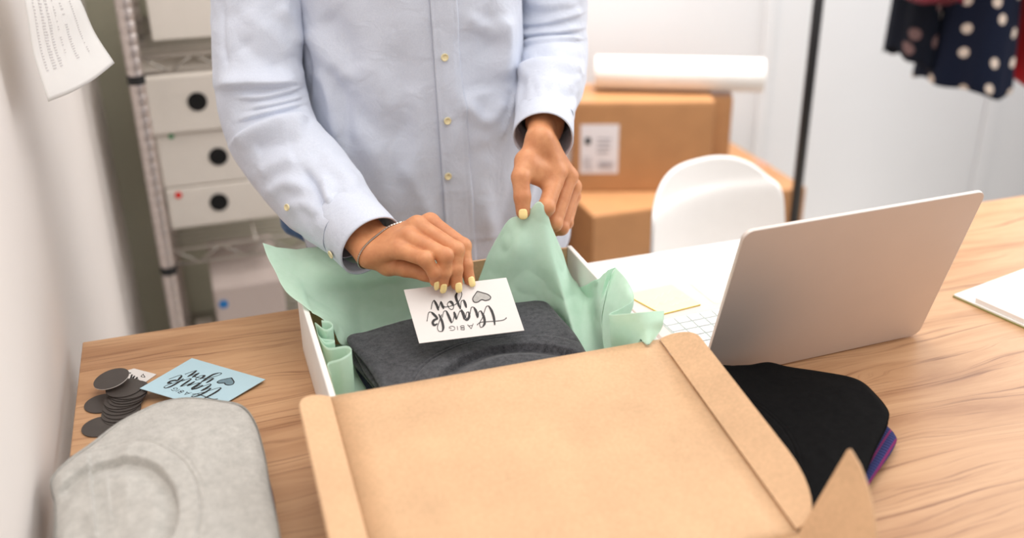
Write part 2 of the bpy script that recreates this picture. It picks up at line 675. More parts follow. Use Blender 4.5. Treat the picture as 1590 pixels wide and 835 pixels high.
def side_flap(x, sgn, w, ang):
    a = math.radians(ang)
    out = XL * sgn * math.cos(a) + ln * math.sin(a)
    pts2 = []
    r = min(w * 0.98, 0.042)
    m = 10
    L0, L1 = 0.002, ll - 0.004
    pts2.append((L0, 0))
    for i in range(m + 1):
        t = math.pi / 2 * i / m
        pts2.append((L0 + r * 0.75 * (1 - math.cos(t)) * 1.0, w * math.sin(t)))
    for i in range(m + 1):
        t = math.pi / 2 * i / m
        pts2.append((L1 - 0.085 + 0.085 * math.sin(t), w * math.cos(t) ** 0.8 if t < math.pi / 2 - 1e-6 else 0))
    P = [lidp(x, s, 0.0008) + out * q for s, q in pts2]
    nn = np.cross(XL * 0 + ld, out)
    if np.dot(nn, ln) < 0:
        nn = -nn
    vv, ff = panel_vf(P, nn, 0.003)
    fm = [0, 1] + [0] * (len(ff) - 2)
    return make('side_flap', vv, ff, None, mailer, smooth=False, mats=KW, fmat=fm)


side_flap(BX1, 1, 0.0405, 24)
side_flap(BX0, -1, 0.040, 28)
# front tuck panel and its two rounded ears
pd = np.array([0, -0.80, -0.60])
pn = np.array([0, -0.6, 0.8])
C0 = lidp(BX0, ll)
C1 = lidp(BX1, ll)
PW = 0.066
vv, ff = panel_vf([C0 + pd * 0.001, C1 + pd * 0.001, C1 + pd * PW, C0 + pd * PW], pn, 0.003)
make('front_flap', vv, ff, None, mailer, smooth=False, mats=KW, fmat=[0, 1, 0, 0, 0, 0])
e1 = np.array([0.053, -0.006, 0.092])
en = np.cross(e1, pd)
ear = [C1] + [at_plane(px, py, C1, en) for px, py in ((1317, 698), (1321, 697), (1336, 722), (1348, 754), (1356, 788), (1361, 822), (1362, 852), (1356, 880))] + [C1 + pd * PW * .98]
for sg in (1, -1):
    P2 = ear if sg > 0 else [np.array([BX0 + BX1 - p[0], p[1], p[2]]) for p in ear]
    nn = en * np.array([sg, 1, 1])
    nn = -nn if sg * nn[0] > 0 else nn
    vv, ff = panel_vf(P2, nn, 0.003)
    make('tuck_ear', vv, ff, None, mailer, smooth=False, mats=KW, fmat=[0, 1] + [0] * (len(ff) - 2))


# ================================================================== FOLDED GARMENTS
def closed_curve(pts, n):
    P = np.array(pts, float)
    k = len(P)
    ext = np.concatenate([P[-2:], P, P[:3]])
    C_ = catmull(ext, (k + 4) * 24 + 1, 0)[24 * 2:24 * (k + 2) + 1]
    L = np.r_[0, np.cumsum(np.linalg.norm(np.diff(C_, axis=0), axis=1))]
    u = np.linspace(0, L[-1], n, endpoint=False)
    return np.stack([np.interp(u, L, C_[:, i]) for i in range(2)], 1)


def smooth01(x):
    x = np.clip(x, 0, 1)
    return x * x * (3 - 2 * x)


def folded(name, outline, z0, z1, mat, parent, split=(0.0, 0.45, 1.0), edge=0.016, dome=0.004, nt=240, nr=100, wr=0.0015, wscale=16, seed=1, neck=None,
           steps=(), centre=None, ragged=0.002):
    """a soft folded garment over a plan outline: layers stacked between z0 and z1, domed on top"""
    V, Fc = [], []
    O = closed_curve(outline, nt)
    c = O.mean(0) if centre is None else np.asarray(centre, float)
    Rl = np.linalg.norm(O - c, axis=1)
    t_ = np.linspace(0, 1, nr)
    rr = np.sin(t_ * math.pi / 2) * .55 + t_ * .45
    nl = len(split) - 1
    th = np.arange(nt) / nt * 2 * math.pi
    for L in range(nl):
        za, zb = z0 + (z1 - z0) * split[L], z0 + (z1 - z0) * split[L + 1]
        H = zb - za
        top_layer = L == nl - 1
        grow = 1 + (ragged * np.sin(3 * th + L * 2 + seed) + ragged * .6 * np.sin(7 * th + L * 3 + seed)) / Rl + (0.0 if top_layer else -.003 / Rl)
        X = c + (O - c)[:, None, :] * (rr[None, :, None] * grow[:, None, None])
        dist = (1 - rr)[None, :] * Rl[:, None]
        er = edge if top_layer else min(edge, H)
        q = np.clip(dist / er, 0, 1)
        prof = np.sqrt(np.clip(1 - (1 - q) ** 2, 0, 1))
        zt = za + H * .5 + prof * H * .5
        zlo = za + H * .5 - np.sqrt(np.clip(1 - (1 - np.clip(dist / (H * .5), 0, 1)) ** 2, 0, 1)) * H * .5
        if top_layer:
            far = smooth01(dist / (edge * 4))
            zt = zt + dome * far - dome
            P3 = np.stack([X[..., 0] * wscale, X[..., 1] * wscale, np.full(X.shape[:2], seed * 1.7)], -1)
            n1 = vnoise(P3, seed) * 2
            n2 = np.abs(vnoise(P3 * np.array([2.1, 1.3, 1]) + 5, seed + 3)) * 2
            zt = zt + wr * (n1 * 1.5 - n2) * smooth01(dist / edge * .8 + .1)
            if neck is not None:
                nc, rx, ry, rot, band, depth, seam = neck
                dx, dy = X[..., 0] - nc[0], X[..., 1] - nc[1]
                ca, sa = math.cos(rot), math.sin(rot)
                ex, ey = (dx * ca + dy * sa) / rx, (-dx * sa + dy * ca) / ry
                d = (np.sqrt(ex ** 2 + ey ** 2) - 1) * min(rx, ry)
                ok = smooth01(dist / edge)
                zt = zt + ok * (-depth * smooth01(-d / .0014) + .0012 * smooth01(d / .002) * smooth01((band - d) / .003)
                                - seam * np.exp(-((d - band) / .0011) ** 2) - seam * .6 * np.exp(-((d - band - .005) / .0009) ** 2)
                                + depth * .85 * smooth01((-d - .003) / .022))
            for p0, p1, amp, decay in steps:
                p0, p1 = np.asarray(p0)[:2], np.asarray(p1)[:2]
                tv = (p1 - p0) / np.linalg.norm(p1 - p0)
                rel = X - p0
                al = rel @ tv / np.linalg.norm(p1 - p0)
                nn = rel[..., 0] * -tv[1] + rel[..., 1] * tv[0]
                fade = smooth01(al / .25) * smooth01((1 - al) / .25)
                zt = zt + amp * fade * smooth01(nn / .002 + .5) * np.exp(-np.clip(nn, 0, None) / decay)
        base = len(V)
        V += list(np.stack([X[..., 0], X[..., 1], zt], -1).reshape(-1, 3)) + list(np.stack([X[..., 0], X[..., 1], zlo], -1).reshape(-1, 3))
        n = nt * nr
        gf = grid_faces(nt, nr, True)
        Fc += [tuple(base + i for i in reversed(q_)) for q_ in gf] + [tuple(base + n + i for i in q_) for q_ in gf]
        for i in range(nt):
            j = (i + 1) % nt
            p, q_ = base + i * nr + nr - 1, base + j * nr + nr - 1
            Fc.append((p, p + n, q_ + n, q_))
    return make(name, V, Fc, mat, parent)


def plan(pts, z, ox=0.0, oy=0.0):
    return [at_z(px, py, z)[:2] + np.array([ox, oy]) for px, py in pts]


# grey heather sweatshirt, front left
zg0, zg1 = TZ + 0.012, TZ + 0.062
GP = [(75, 744), (103, 714), (140, 688), (180, 657), (215, 638), (250, 624), (290, 618), (340, 621), (376, 627), (397, 650), (409, 690), (418, 730), (424, 770), (431, 835), (438, 900), (444, 965),
      (430, 1005), (330, 1020), (200, 1030), (112, 1030), (97, 990), (90, 900), (85, 835), (79, 780)]
go = plan(GP, TZ + 0.045)
go = [np.array([max(p[0], WX + 0.010), p[1]]) for p in go]
t = thing('folded_sweatshirt', (-0.09, 0.96, zg0), 'thick heather grey folded sweatshirt with round neck beside the left wall', 'sweatshirt')
gz = TZ + 0.058
gn = at_z(168, 800, gz)
folded('body', go, zg0, zg1, M['grey'], t, (0, .3, 1.0), 0.026, 0.010, 320, 230, 0.0030, 14, 3,
       neck=((gn[0], gn[1]), 0.066, 0.100, 0.10, 0.021, 0.009, .0014),
       steps=[(at_z(150, 830, gz), at_z(136, 690, gz), .007, .03), (at_z(172, 815, gz), at_z(165, 705, gz), .0016, .012)])
t = thing('folded_blouse', (-0.09, 0.96, TZ + 0.0005), 'thin maroon garment peeking out under the grey sweatshirt', 'folded garment')
gc = np.mean(go, 0)
mo = [gc + (p - gc) * np.array([.985, .97]) + np.array([.0035, 0]) for p in go]
folded('body', mo, TZ + 0.0005, TZ + 0.0115, M['maroon'], t, (0, 1.0), 0.006, 0.0, 90, 24, 0.0, 16, 4)

# black t-shirt on a navy striped garment, right of the box
bz0, bz1 = TZ + 0.0175, TZ + 0.042
BP = [(1100, 574), (1140, 571), (1165, 570), (1192, 566), (1225, 573), (1275, 582), (1330, 594), (1362, 617), (1381, 641), (1379, 660), (1366, 690), (1350, 726), (1322, 768), (1285, 812), (1240, 850)]
bo = plan(BP, TZ + 0.031) + [np.array([0.512, 0.700]), np.array([0.505, 0.80]), np.array([0.515, 0.93])]
t = thing('folded_tshirt', (0.63, 0.84, bz0), 'folded black t-shirt lying on the desk beside the box lid', 't-shirt')
bn = at_z(1118, 690, TZ + .04)
folded('body', bo, bz0, bz1, M['black'], t, (0, .4, 1.0), 0.013, 0.003, 260, 110, 0.0015, 17, 9,
       neck=((bn[0], bn[1]), 0.066, 0.088, -0.25, 0.013, 0.0030, .0008))
t = thing('folded_striped_shirt', (0.63, 0.83, TZ), 'navy striped folded shirt sticking out under the black t-shirt', 'shirt')
SP = [(1200, 600), (1330, 628), (1374, 660), (1391, 678), (1390, 694), (1356, 744), (1325, 790), (1290, 830)]
so = plan(SP, TZ + 0.010) + [np.array([0.520, 0.69]), np.array([0.51, .84])]
folded('body', so, TZ + 0.0005, TZ + 0.0170, M['plaid'], t, (0, .5, 1.0), 0.008, 0.001, 160, 50, 0.0006, 16, 11, ragged=.001)

# charcoal t-shirt in the box, on a navy one
cz0, cz1 = TZ + 0.0255, TZ + 0.060
CP = [(540, 528), (566, 520), (600, 510), (640, 500), (700, 489), (770, 475), (826, 466), (843, 468), (858, 480), (880, 508), (906, 546)]
co = plan(CP, TZ + 0.050) + [np.array([.430, 1.01]), np.array([.425, .992]), np.array([.36, .988]), np.array([.26, .988]), np.array([.185, .990]), np.array([.172, 1.0]), np.array([.164, 1.06]), np.array([.153, 1.13])]
t = thing('folded_tshirt', (0.29, 1.10, cz0), 'folded charcoal grey t-shirt lying inside the open box under the white card', 't-shirt')
folded('body', co, cz0, cz1, M['charcoal'], t, (0, .28, .58, 1.0), 0.010, 0.002, 300, 150, 0.0014, 18, 21,
       neck=((.325, 1.000), 0.102, 0.087, 0.0, 0.024, 0.009, .0014))
t = thing('folded_jumper', (0.30, 1.09, TZ + 0.006), 'folded navy jumper in the box beneath the charcoal t-shirt', 'jumper')
no = [np.array(p) + np.array([.007 if p[0] > .3 else .004, 0.0]) for p in co]
folded('body', no, TZ + 0.0055, TZ + 0.0250, M['navy'], t, (0, 1.0), 0.008, 0.0, 120, 30, 0.0006, 16, 23, ragged=.001)


# ================================================================== TISSUE
def sheet(name, ctrl, nu, nv, parent, crumple=0.002, seed=1, scale=16, clip=True):
    G = catmull(catmull(np.asarray(ctrl, float), nu, 0), nv, 1)
    N = grid_normals(G)
    d = crumple * (1.2 * vnoise(G * scale, seed) - 1.6 * (np.abs(vnoise(G * scale * 1.6 + 3, seed + 1)) - 0.2))
    G = G + N * d[..., None]
    if clip:
        G[..., 2] = np.maximum(G[..., 2], BZ0 + 0.006)
    if clip:
        x, y, z = G[..., 0], G[..., 1], G[..., 2]
        low_ = z < BZ1 + 0.002
        y[low_] = np.minimum(y[low_], BY1 - 0.0055)
        x[low_] = np.clip(x[low_], BX0 + W + 0.002, BX1 - W - 0.002)
        y[low_] = np.maximum(y[low_], BY0 + 0.006)
    o = make(name, G.reshape(-1, 3), grid_faces(nu, nv), M['tissue'], parent)
    solidify(o, 0.0004)
    return o


tis = thing('tissue_paper', (0.2, 1.2, BZ0 + 0.006), 'mint tissue paper lining the left side of the box under the hand with card', 'tissue paper')
Y = at_y
T1 = [
    [Y(407, 378, 1.285), Y(428, 424, 1.25), Y(456, 466, 1.205), Y(499, 494, 1.165), Y(516, 506, 1.150)],
    [Y(448, 386, 1.310), Y(470, 422, 1.270), Y(494, 462, 1.240), Y(522, 498, 1.200), Y(532, 535, 1.172)],
    [Y(500, 384, 1.310), Y(518, 414, 1.263), Y(540, 455, 1.258), Y(555, 495, 1.240), Y(565, 535, 1.215)],
    [Y(575, 382, 1.300), Y(585, 408, 1.263), Y(595, 450, 1.258), Y(605, 490, 1.245), Y(610, 530, 1.220)],
    [Y(640, 380, 1.285), Y(645, 400, 1.262), Y(650, 440, 1.257), Y(655, 485, 1.245), Y(660, 520, 1.220)],
    [Y(716, 408, 1.262), Y(722, 418, 1.259), Y(726, 445, 1.254), Y(728, 480, 1.240), Y(730, 505, 1.220)],
]
sheet('back_fold', T1, 100, 80, tis, 0.0034, 2, 20)
Z = at_z
path = [Z(499, 497, .846), Z(512, 499, .845), Z(516, 506, .843), Z(505, 511, .841), Z(481, 502, .838), Z(477, 508, .836), Z(495, 524, .836), Z(519, 528, .835),
        Z(505, 531, .836), Z(485, 523, .837), Z(483, 531, .836), Z(510, 540, .836), Z(538, 537, .837), Z(545, 545, .836), Z(530, 556, .836), Z(497, 566, .834), Z(500, 585, .832)]
path = np.array(path)
path[:, 0] = np.maximum(path[:, 0], BX0 + W + 0.003)
low = path.copy()
low[:, 2] = BZ0 + 0.008
low[:, 0] = np.maximum(low[:, 0], BX0 + W + 0.004)
low[:, 0] = np.minimum(low[:, 0], 0.150)
midp = 0.5 * path + 0.5 * low
sheet('side_fold', np.stack([path, midp, low], 1), 150, 24, tis, 0.0006, 5)
vv = [Z(470, 520, .752), Z(560, 505, .752), Z(900, 520, .752), Z(905, 700, .752), Z(520, 720, .752)]
GX = np.linspace(BX0 + W + 0.004, BX1 - W - 0.004, 5)
GY = np.linspace(BY0 + 0.01, BY1 - 0.01, 5)
sheet('base_sheet', [[(x, y, BZ0 + 0.0055) for y in GY] for x in GX], 40, 40, tis, 0.0, 7, clip=False).location.z -= 0.0012

tis2 = thing('tissue_paper', (0.42, 1.15, BZ0 + 0.006), 'mint tissue paper sheet lifted to a peak by the hand without the card', 'tissue paper')
T3 = [
    [Y(742, 436, 1.248), Y(745, 455, 1.240), Y(750, 475, 1.225), Y(760, 500, 1.205)],
    [Y(762, 388, 1.244), Y(772, 420, 1.226), Y(785, 455, 1.208), Y(800, 490, 1.196)],
    [Y(790, 342, 1.232), Y(798, 385, 1.206), Y(812, 430, 1.200), Y(828, 478, 1.192)],
    [Y(816, 333, 1.218), Y(826, 375, 1.203), Y(838, 425, 1.194), Y(852, 486, 1.185)],
    [Y(840, 314, 1.213), Y(850, 370, 1.200), Y(862, 430, 1.180), Y(872, 500, 1.165)],
    [Y(864, 372, 1.216), Y(872, 415, 1.195), Y(880, 460, 1.165), Y(893, 535, 1.105)],
    [Y(888, 428, 1.222), Y(893, 450, 1.190), Y(900, 485, 1.150), Y(912, 552, 1.085)],
    [Y(917, 442, 1.205), Y(915, 465, 1.170), Y(915, 500, 1.130), Y(925, 560, 1.070)],
    [Z(937, 424, .866), Z(930, 460, .836), Y(925, 505, 1.105), Y(935, 560, 1.055)],
    [Z(956, 415, .872), Z(945, 440, .852), Z(934, 500, .815), Z(940, 560, .780)],
]
sheet('lifted_fold', T3, 130, 80, tis2, 0.0034, 12, 22)
T4 = [
    [Z(956, 415, .872), Z(945, 440, .852), Z(934, 500, .815), Z(940, 558, .780)],
    [Z(973, 434, .872), Z(970, 454, .862), Z(962, 486, .836), Z(957, 525, .805)],
    [Z(985, 462, .862), Z(984, 474, .854), Z(979, 487, .842), Z(972, 505, .825)],
    [Z(968, 476, .862), Z(966, 490, .850), Z(962, 510, .832), Z(958, 530, .815)],
    [Z(945, 488, .864), Z(947, 505, .846), Z(949, 530, .822), Z(949, 560, .796)],
    [Z(972, 487, .872), Z(973, 505, .852), Z(973, 530, .826), Z(970, 560, .800)],
    [Z(1003, 484, .872), Z(1004, 500, .862), Z(1003, 518, .850), Z(998, 545, .836)],
    [Z(1031, 482, .868), Z(1030, 498, .860), Z(1026, 512, .850), Z(1017, 525, .845)],
]
T4 = np.array(T4)
sheet('corner_fold', T4, 120, 44, tis2, 0.0012, 15, 24)


# ================================================================== CARDS WITH LETTERING
SW = 0.55


def stroke_vf(pts, w, taper=True):
    P = catmull(np.array(pts, float), max(6, 7 * len(pts)), 0)
    T = np.gradient(P, axis=0)
    T /= np.linalg.norm(T, axis=1, keepdims=True) + 1e-9
    Nn = np.stack([-T[:, 1], T[:, 0]], 1)
    n = len(P)
    k = np.linspace(0, 1, n)
    ww = np.full(n, w / 2.0)
    if taper:
        ww = ww * np.clip(0.45 + 0.55 * np.sin(math.pi * np.clip(k, 0.02, 0.98)) * 1.25, 0.4, 1.0)
    L, R = P + Nn * ww[:, None], P - Nn * ww[:, None]
    return np.concatenate([L, R]), [(i, i + 1, n + i + 1, n + i) for i in range(n - 1)]


THICK = [  # thick pen strokes, drawn in the pixels of a close look at the card
    [(1030, 578), (1018, 500), (995, 430), (960, 372)],
    [(900, 596), (918, 555), (908, 490), (875, 425)],
    [(838, 500), (826, 440), (800, 390)],
    [(745, 445), (748, 490), (728, 522), (702, 524)], [(700, 525), (690, 470), (662, 415)],
    [(608, 523), (596, 480), (582, 440)], [(556, 562), (530, 500), (500, 432)],
    [(455, 655), (465, 610), (450, 540), (418, 468)], [(402, 572), (368, 588), (350, 562), (372, 530), (408, 520)], [(408, 518), (372, 480), (338, 447)],
    [(718, 396), (704, 350), (688, 312)], [(655, 412), (628, 350), (604, 280), (620, 232)],
    [(578, 378), (560, 342), (532, 330)], [(472, 410), (455, 370), (440, 330)], [(415, 428), (398, 375), (368, 318)],
]
THIN = [
    [(960, 372), (935, 380), (915, 430), (893, 500), (865, 555), (872, 602), (900, 598)],
    [(875, 425), (852, 440), (848, 490), (836, 502)], [(800, 388), (772, 392), (760, 450), (748, 500)],
    [(752, 440), (722, 445), (712, 495), (728, 522)], [(690, 520), (655, 430), (630, 470), (612, 522)],
    [(590, 438), (575, 530), (556, 563)], [(500, 430), (472, 440), (455, 505)],
    [(455, 656), (415, 652), (402, 610), (425, 540), (450, 470)], [(338, 446), (308, 455), (288, 548)],
    [(688, 312), (662, 330), (655, 410)], [(620, 230), (655, 222), (668, 255), (645, 315), (600, 360), (550, 378), (480, 392)],
    [(530, 330), (512, 365), (540, 410), (570, 412), (582, 378)], [(440, 330), (425, 380), (413, 428)], [(366, 318), (348, 350), (335, 416)],
    [(835, 577), (870, 552), (940, 542), (1050, 533), (1120, 522), (1157, 498)],
    [(480, 378), (474, 396), (465, 412)],
]
SANS = [
    [(730, 577), (772, 622), (793, 565)], [(742, 592), (788, 583)],
    [(692, 590), (697, 634)], [(692, 590), (660, 592), (655, 606), (694, 612)], [(694, 612), (662, 616), (662, 632), (697, 634)],
    [(618, 594), (624, 638)],
    [(532, 604), (560, 596), (586, 606), (590, 628), (572, 642), (538, 640)], [(532, 604), (530, 618), (556, 618)],
]
HEART = [(835, 220), (812, 252), (786, 296), (800, 332), (840, 334), (882, 308), (925, 316), (968, 304), (980, 278), (945, 250), (890, 234)]


def homography(src, dst):
    A = []
    for (x, y), (u, v) in zip(src, dst):
        A += [[x, y, 1, 0, 0, 0, -u * x, -u * y, -u], [0, 0, 0, x, y, 1, -v * x, -v * y, -v]]
    h = np.linalg.svd(np.array(A))[2][-1].reshape(3, 3)

    def f(p):
        q = np.c_[np.asarray(p, float), np.ones(len(p))] @ h.T
        return q[:, :2] / q[:, 2:]
    return f


HC = homography([(45, 208), (1145, 72), (1355, 628), (200, 790)], [(0, 0), (1, 0), (1, 1), (0, 1)])


def thank_card(name, corners, mat, heart_mat, label, bend=0.0, which='all', group=None):
    """corners: 3D top-left, top-right, bottom-right, bottom-left as seen in the photograph"""
    TL, TR, BR, BL = (np.asarray(c, float) for c in corners)
    nrm = np.cross(BL - TL, TR - TL)
    nrm /= np.linalg.norm(nrm)
    if nrm[2] < 0:
        nrm = -nrm
    root = thing(name, (TL + TR + BR + BL) / 4, label, 'card', group)

    def surf(uv, h):
        u, v_ = uv[:, 0:1], uv[:, 1:2]
        p = TL * (1 - u) * (1 - v_) + TR * u * (1 - v_) + BR * u * v_ + BL * (1 - u) * v_
        return p + nrm * (h + bend * 4 * u * (1 - u))
    n = 13
    uv = np.array([(i / (n - 1), j / (n - 1)) for i in range(n) for j in range(n)])
    top, bot = surf(uv, 0.0003), surf(uv, -0.0003)
    gf = grid_faces(n, n)
    k = n * n
    faces = [tuple(q) for q in gf] + [tuple(k + i for i in reversed(q)) for q in gf]
    ring = [i * n for i in range(n)] + [(n - 1) * n + j for j in range(1, n)] + [i * n + n - 1 for i in range(n - 2, -1, -1)] + list(range(n - 2, 0, -1))
    faces += [(ring[a], ring[(a + 1) % len(ring)], k + ring[(a + 1) % len(ring)], k + ring[a]) for a in range(len(ring))]
    make('card_stock', np.r_[top, bot], faces, mat, root, smooth=False)
    mb = MB()
    for s in THICK:
        v2, f2 = stroke_vf(s, 27)
        mb.add(surf(HC(v2), 0.00075), f2)
    for s in THIN:
        v2, f2 = stroke_vf(s, 7.5, False)
        mb.add(surf(HC(v2), 0.0007), f2)
    for s in ([(1157, 498), (1150, 500)], [(835, 577), (842, 575)]):
        v2, f2 = stroke_vf(s, 13, False)
        mb.add(surf(HC(v2), 0.00075), f2)
    for s in SANS:
        v2, f2 = stroke_vf(s, 5.5, False) if len(s) != 3 else (lambda q: (np.r_[q[0][0], q[1][0]], q[0][1] + [tuple(i + len(q[0][0]) for i in g) for g in q[1][1]]))((stroke_vf(s[:2], 5.5, False), stroke_vf(s[1:], 5.5, False)))
        mb.add(surf(HC(v2), 0.0007), f2)
    mb.build('lettering', M['ink'], root)
    H = catmull(np.array(HEART + HEART[:1], float), 60, 0)[:-1]
    c = H.mean(0)
    hv = surf(HC(np.r_[H, [c]]), 0.0006)
    make('heart', hv, [(i, (i + 1) % len(H), len(H)) for i in range(len(H))], heart_mat, root, smooth=False)
    v2, f2 = stroke_vf(HEART + HEART[:1], 9, False)
    mb = MB()
    mb.add(surf(HC(v2), 0.0008), f2)
    mb.build('heart_outline', M['ink'], root)
    return root


thank_card('thank_you_card', [at_y(627, 450, 1.150), at_y(786, 431, 1.150), at_y(814, 513, 1.080), at_y(651, 533, 1.080)],
           M['card_white'], M['ink_grey'], 'white thank you card held above the charcoal t-shirt in the box')
bc = [at_z(298, 556, TZ + .003), at_z(412, 589, TZ + .005), at_z(331, 637, TZ + .0015), at_z(217, 603, TZ + .0165)]
thank_card('thank_you_card', bc, M['card_blue'], M['ink_blue_grey'], 'light blue thank you card lying on the desk by the grey sweatshirt')

# small white tag tucked under the black discs
t = thing('paper_tag', at_z(212, 583, TZ), 'small white tag with black lettering next to the dark discs', 'tag')
tc = [at_z(190, 577, TZ + .001), at_z(208, 572, TZ + .001), at_z(243, 581, TZ + .001), at_z(220, 597, TZ + .001), at_z(200, 590, TZ + .001)]
v, f = prism_vf([(p[0], p[1]) for p in tc], TZ + 0.0004, TZ + 0.0012)
make('tag_paper', v, f, M['card_white'], t, smooth=False)
mb = MB()


def tag_pt(px, py):
    return at_z(px, py, TZ + 0.0017)


for s, w in (([(198, 578), (203, 579)], .0022), ([(200, 579), (197, 585)], .0022), ([(205, 581), (203, 587)], .0022), ([(209, 583), (206, 588)], .0022),
             ([(213, 585), (211, 589)], .0022), ([(203, 587), (207, 585), (206, 589), (211, 587), (215, 588)], .0008),
             ([(222, 581), (225, 585), (219, 584), (223, 580)], .0008), ([(196, 588), (202, 591), (207, 591)], .0025)):
    P = np.array([tag_pt(*q)[:2] for q in s])
    v2, f2 = stroke_vf(P, w, False)
    mb.add([(a, b, TZ + 0.0016) for a, b in v2], f2)
mb.build('lettering', M['ink'], t)

# dark discs
DR = 0.0225
discs = [(160, 626, 0.0, 'c'), (157, 662, 0.0, 'd'), (190, 645, 0.0, 's'), (187, 640, 1, 's'), (190, 635, 2, 's'), (189, 629, 3, 's'), (193, 624, 4, 's'), (191, 620, 5, 's'),
         (197, 616, 6, 's'), (200, 612, 7, 's'), (199, 608, 8, 's'), (203, 605, 9, 's'), (193, 602, 10, 'b'), (173, 588, 11, 'a')]
dl = {'c': 'dark disc flat on the desk at the left of the disc stack', 'd': 'dark disc nearest the viewer, half under the grey sweatshirt',
      'b': 'topmost dark disc of the stack beside the blue card', 'a': 'dark disc with a pale rim, farthest from the viewer',
      's': 'dark disc within the slipped stack beside the blue card'}
ORD = {1: 'bottom', 2: 'second from bottom', 3: 'third from bottom', 4: 'fourth from bottom', 5: 'fifth from bottom', 6: 'fifth from top', 7: 'fourth from top', 8: 'third from top', 9: 'second from top', 0: 'lowest'}
for px, py, k, key in discs:
    zc = TZ + 0.0016 + 0.0012 * k if key != 'a' else TZ + 0.0205
    if key in 'cd':
        zc = TZ + 0.0011
    p = at_z(px, py, zc)
    n = np.array([rng.uniform(-.03, .03), rng.uniform(-.03, .03), 1.0]) if key == 's' else np.array([0, 0, 1.0])
    n = np.array([0, 0, 1.0])
    if key == 'a':
        n = np.array([-0.16, -0.04, 1.0])
    v, f = disc_vf(p, n, DR, 0.0010, 36)
    o = make('tag_disc', v, f, None, None, smooth=False, mats=[M['disc'], M['card_white']])
    if key == 'a':
        fm = [1] * 36 + [1, 0]
        o.data.polygons.foreach_set('material_index', np.array(fm, dtype=np.int32))
    tag(o, dl[key] if key != 's' else 'dark disc in the slipped stack by the blue card, ' + ORD[int(k)], 'disc', 'dark discs on the desk')


# ================================================================== LAPTOP
HL, HR = at_z(1080, 580, TZ + 0.008), at_z(1418, 507, TZ + 0.008)
ax = (HR - HL)
LWD = np.linalg.norm(ax[:2])
ax = np.array([ax[0], ax[1], 0]) / LWD
ay = np.array([-ax[1], ax[0], 0])
LD = LWD * 0.69
lap = thing('laptop', (HL + HR) / 2 * np.array([1, 1, 0]) + np.array([0, 0, TZ]) + ay * LD / 2, 'silver laptop with its lid back to the viewer and white keys', 'laptop')


def lp(u, v_, z):
    return np.array([HL[0], HL[1], 0]) + ax * u + ay * v_ + np.array([0, 0, TZ + z])


def rounded_rect(w, d, r, m=6):
    P = []
    for cx, cy, a0 in ((w - r, r, -90), (w - r, d - r, 0), (r, d - r, 90), (r, r, 180)):
        for i in range(m + 1):
            a = math.radians(a0 + 90 * i / m)
            P.append((cx + r * math.cos(a), cy + r * math.sin(a)))
    return P


def lap_slab(name, P, z0, z1, mat, parent, bw=0.0):
    n = len(P)
    v = [lp(a, b, z0) for a, b in P] + [lp(a, b, z1) for a, b in P]
    f = [tuple(range(n - 1, -1, -1)), tuple(range(n, 2 * n))] + [(i, (i + 1) % n, n + (i + 1) % n, n + i) for i in range(n)]
    o = make(name, v, f, mat, parent, smooth=False)
    if bw:
        bevel(o, bw)
    return o


PADZ = 0.002
base = lap_slab('base', rounded_rect(LWD, LD, 0.012), 0.004, 0.014, M['laptop'], lap, 0.001)
for u in (0.03, LWD - 0.03):
    for v_ in (0.02, LD - 0.02):
        a = lp(u, v_, 0.0018)
        vv, ff = rod_vf(a, a + np.array([0, 0, .0022]), 0.006, seg=12)
        make('foot', vv, ff, M['rubber'], lap, smooth=False)
lap_slab('trackpad', [(a + LWD / 2 - .055, b + LD - .085) for a, b in rounded_rect(.11, .075, .004)], 0.0141, 0.0143, M['laptop'], base)
lap_slab('key_well', [(a + .018, b + .028) for a, b in rounded_rect(LWD - .036, .112, .004)], 0.0140, 0.0144, M['key_well'], base)
key_me = None
NK = 15
pitch = (LWD - 0.040) / NK
for r in range(6):
    for c in range(NK):
        kw = pitch - 0.0028
        kh = 0.0185 - 0.0030 if r else 0.0105
        u0 = 0.0205 + c * pitch
        v0 = 0.0295 + (0 if r == 0 else 0.0132 + (r - 1) * 0.0188)
        if key_me is None or r == 1:
            pass
        P = [(u0, v0), (u0 + kw, v0), (u0 + kw, v0 + kh), (u0, v0 + kh)]
        lap_slab('key', P, 0.0145, 0.0162, M['key'], base)
# lid, leaning towards the viewer
lean = math.radians(-16.5)
LHH = LD * 1.0 + .010
lu = np.array([0, 0, 1.0]) * math.cos(lean) + ay * math.sin(lean)
lnr = np.cross(ax, lu)          # points towards the keyboard side or away
if np.dot(lnr, ay) > 0:
    lnr = -lnr
hinge0 = lp(0, -0.0070, 0.0030)


def lidpt(u, s, h):
    return hinge0 + ax * u + lu * s + lnr * h


def lid_slab(name, P, h0, h1, mat, parent, bw=0.0):
    n = len(P)
    v = [lidpt(a, b, h0) for a, b in P] + [lidpt(a, b, h1) for a, b in P]
    f = [tuple(range(n - 1, -1, -1)), tuple(range(n, 2 * n))] + [(i, (i + 1) % n, n + (i + 1) % n, n + i) for i in range(n)]
    if np.dot(np.cross(v[1] - v[0], v[2] - v[1]), lnr) < 0:
        f = [tuple(reversed(q)) for q in f]
    o = make(name, v, f, mat, parent, smooth=False)
    if bw:
        bevel(o, bw)
    return o


RRL = [(a, b) for a, b in rounded_rect(LWD, LHH, 0.013, 8)]
scr = lid_slab('screen_lid', RRL, 0.0, 0.0055, M['laptop'], lap, 0.0012)
lid_slab('display', [(a + .006, b + .008) for a, b in rounded_rect(LWD - .012, LHH - .014, .008)], -0.0006, -0.0001, M['screen'], scr)
vv, ff = rod_vf(lp(0.03, 0.004, 0.0145), lp(LWD - 0.03, 0.004, 0.0145), 0.004, seg=12)
make('hinge', vv, ff, M['rubber'], lap)

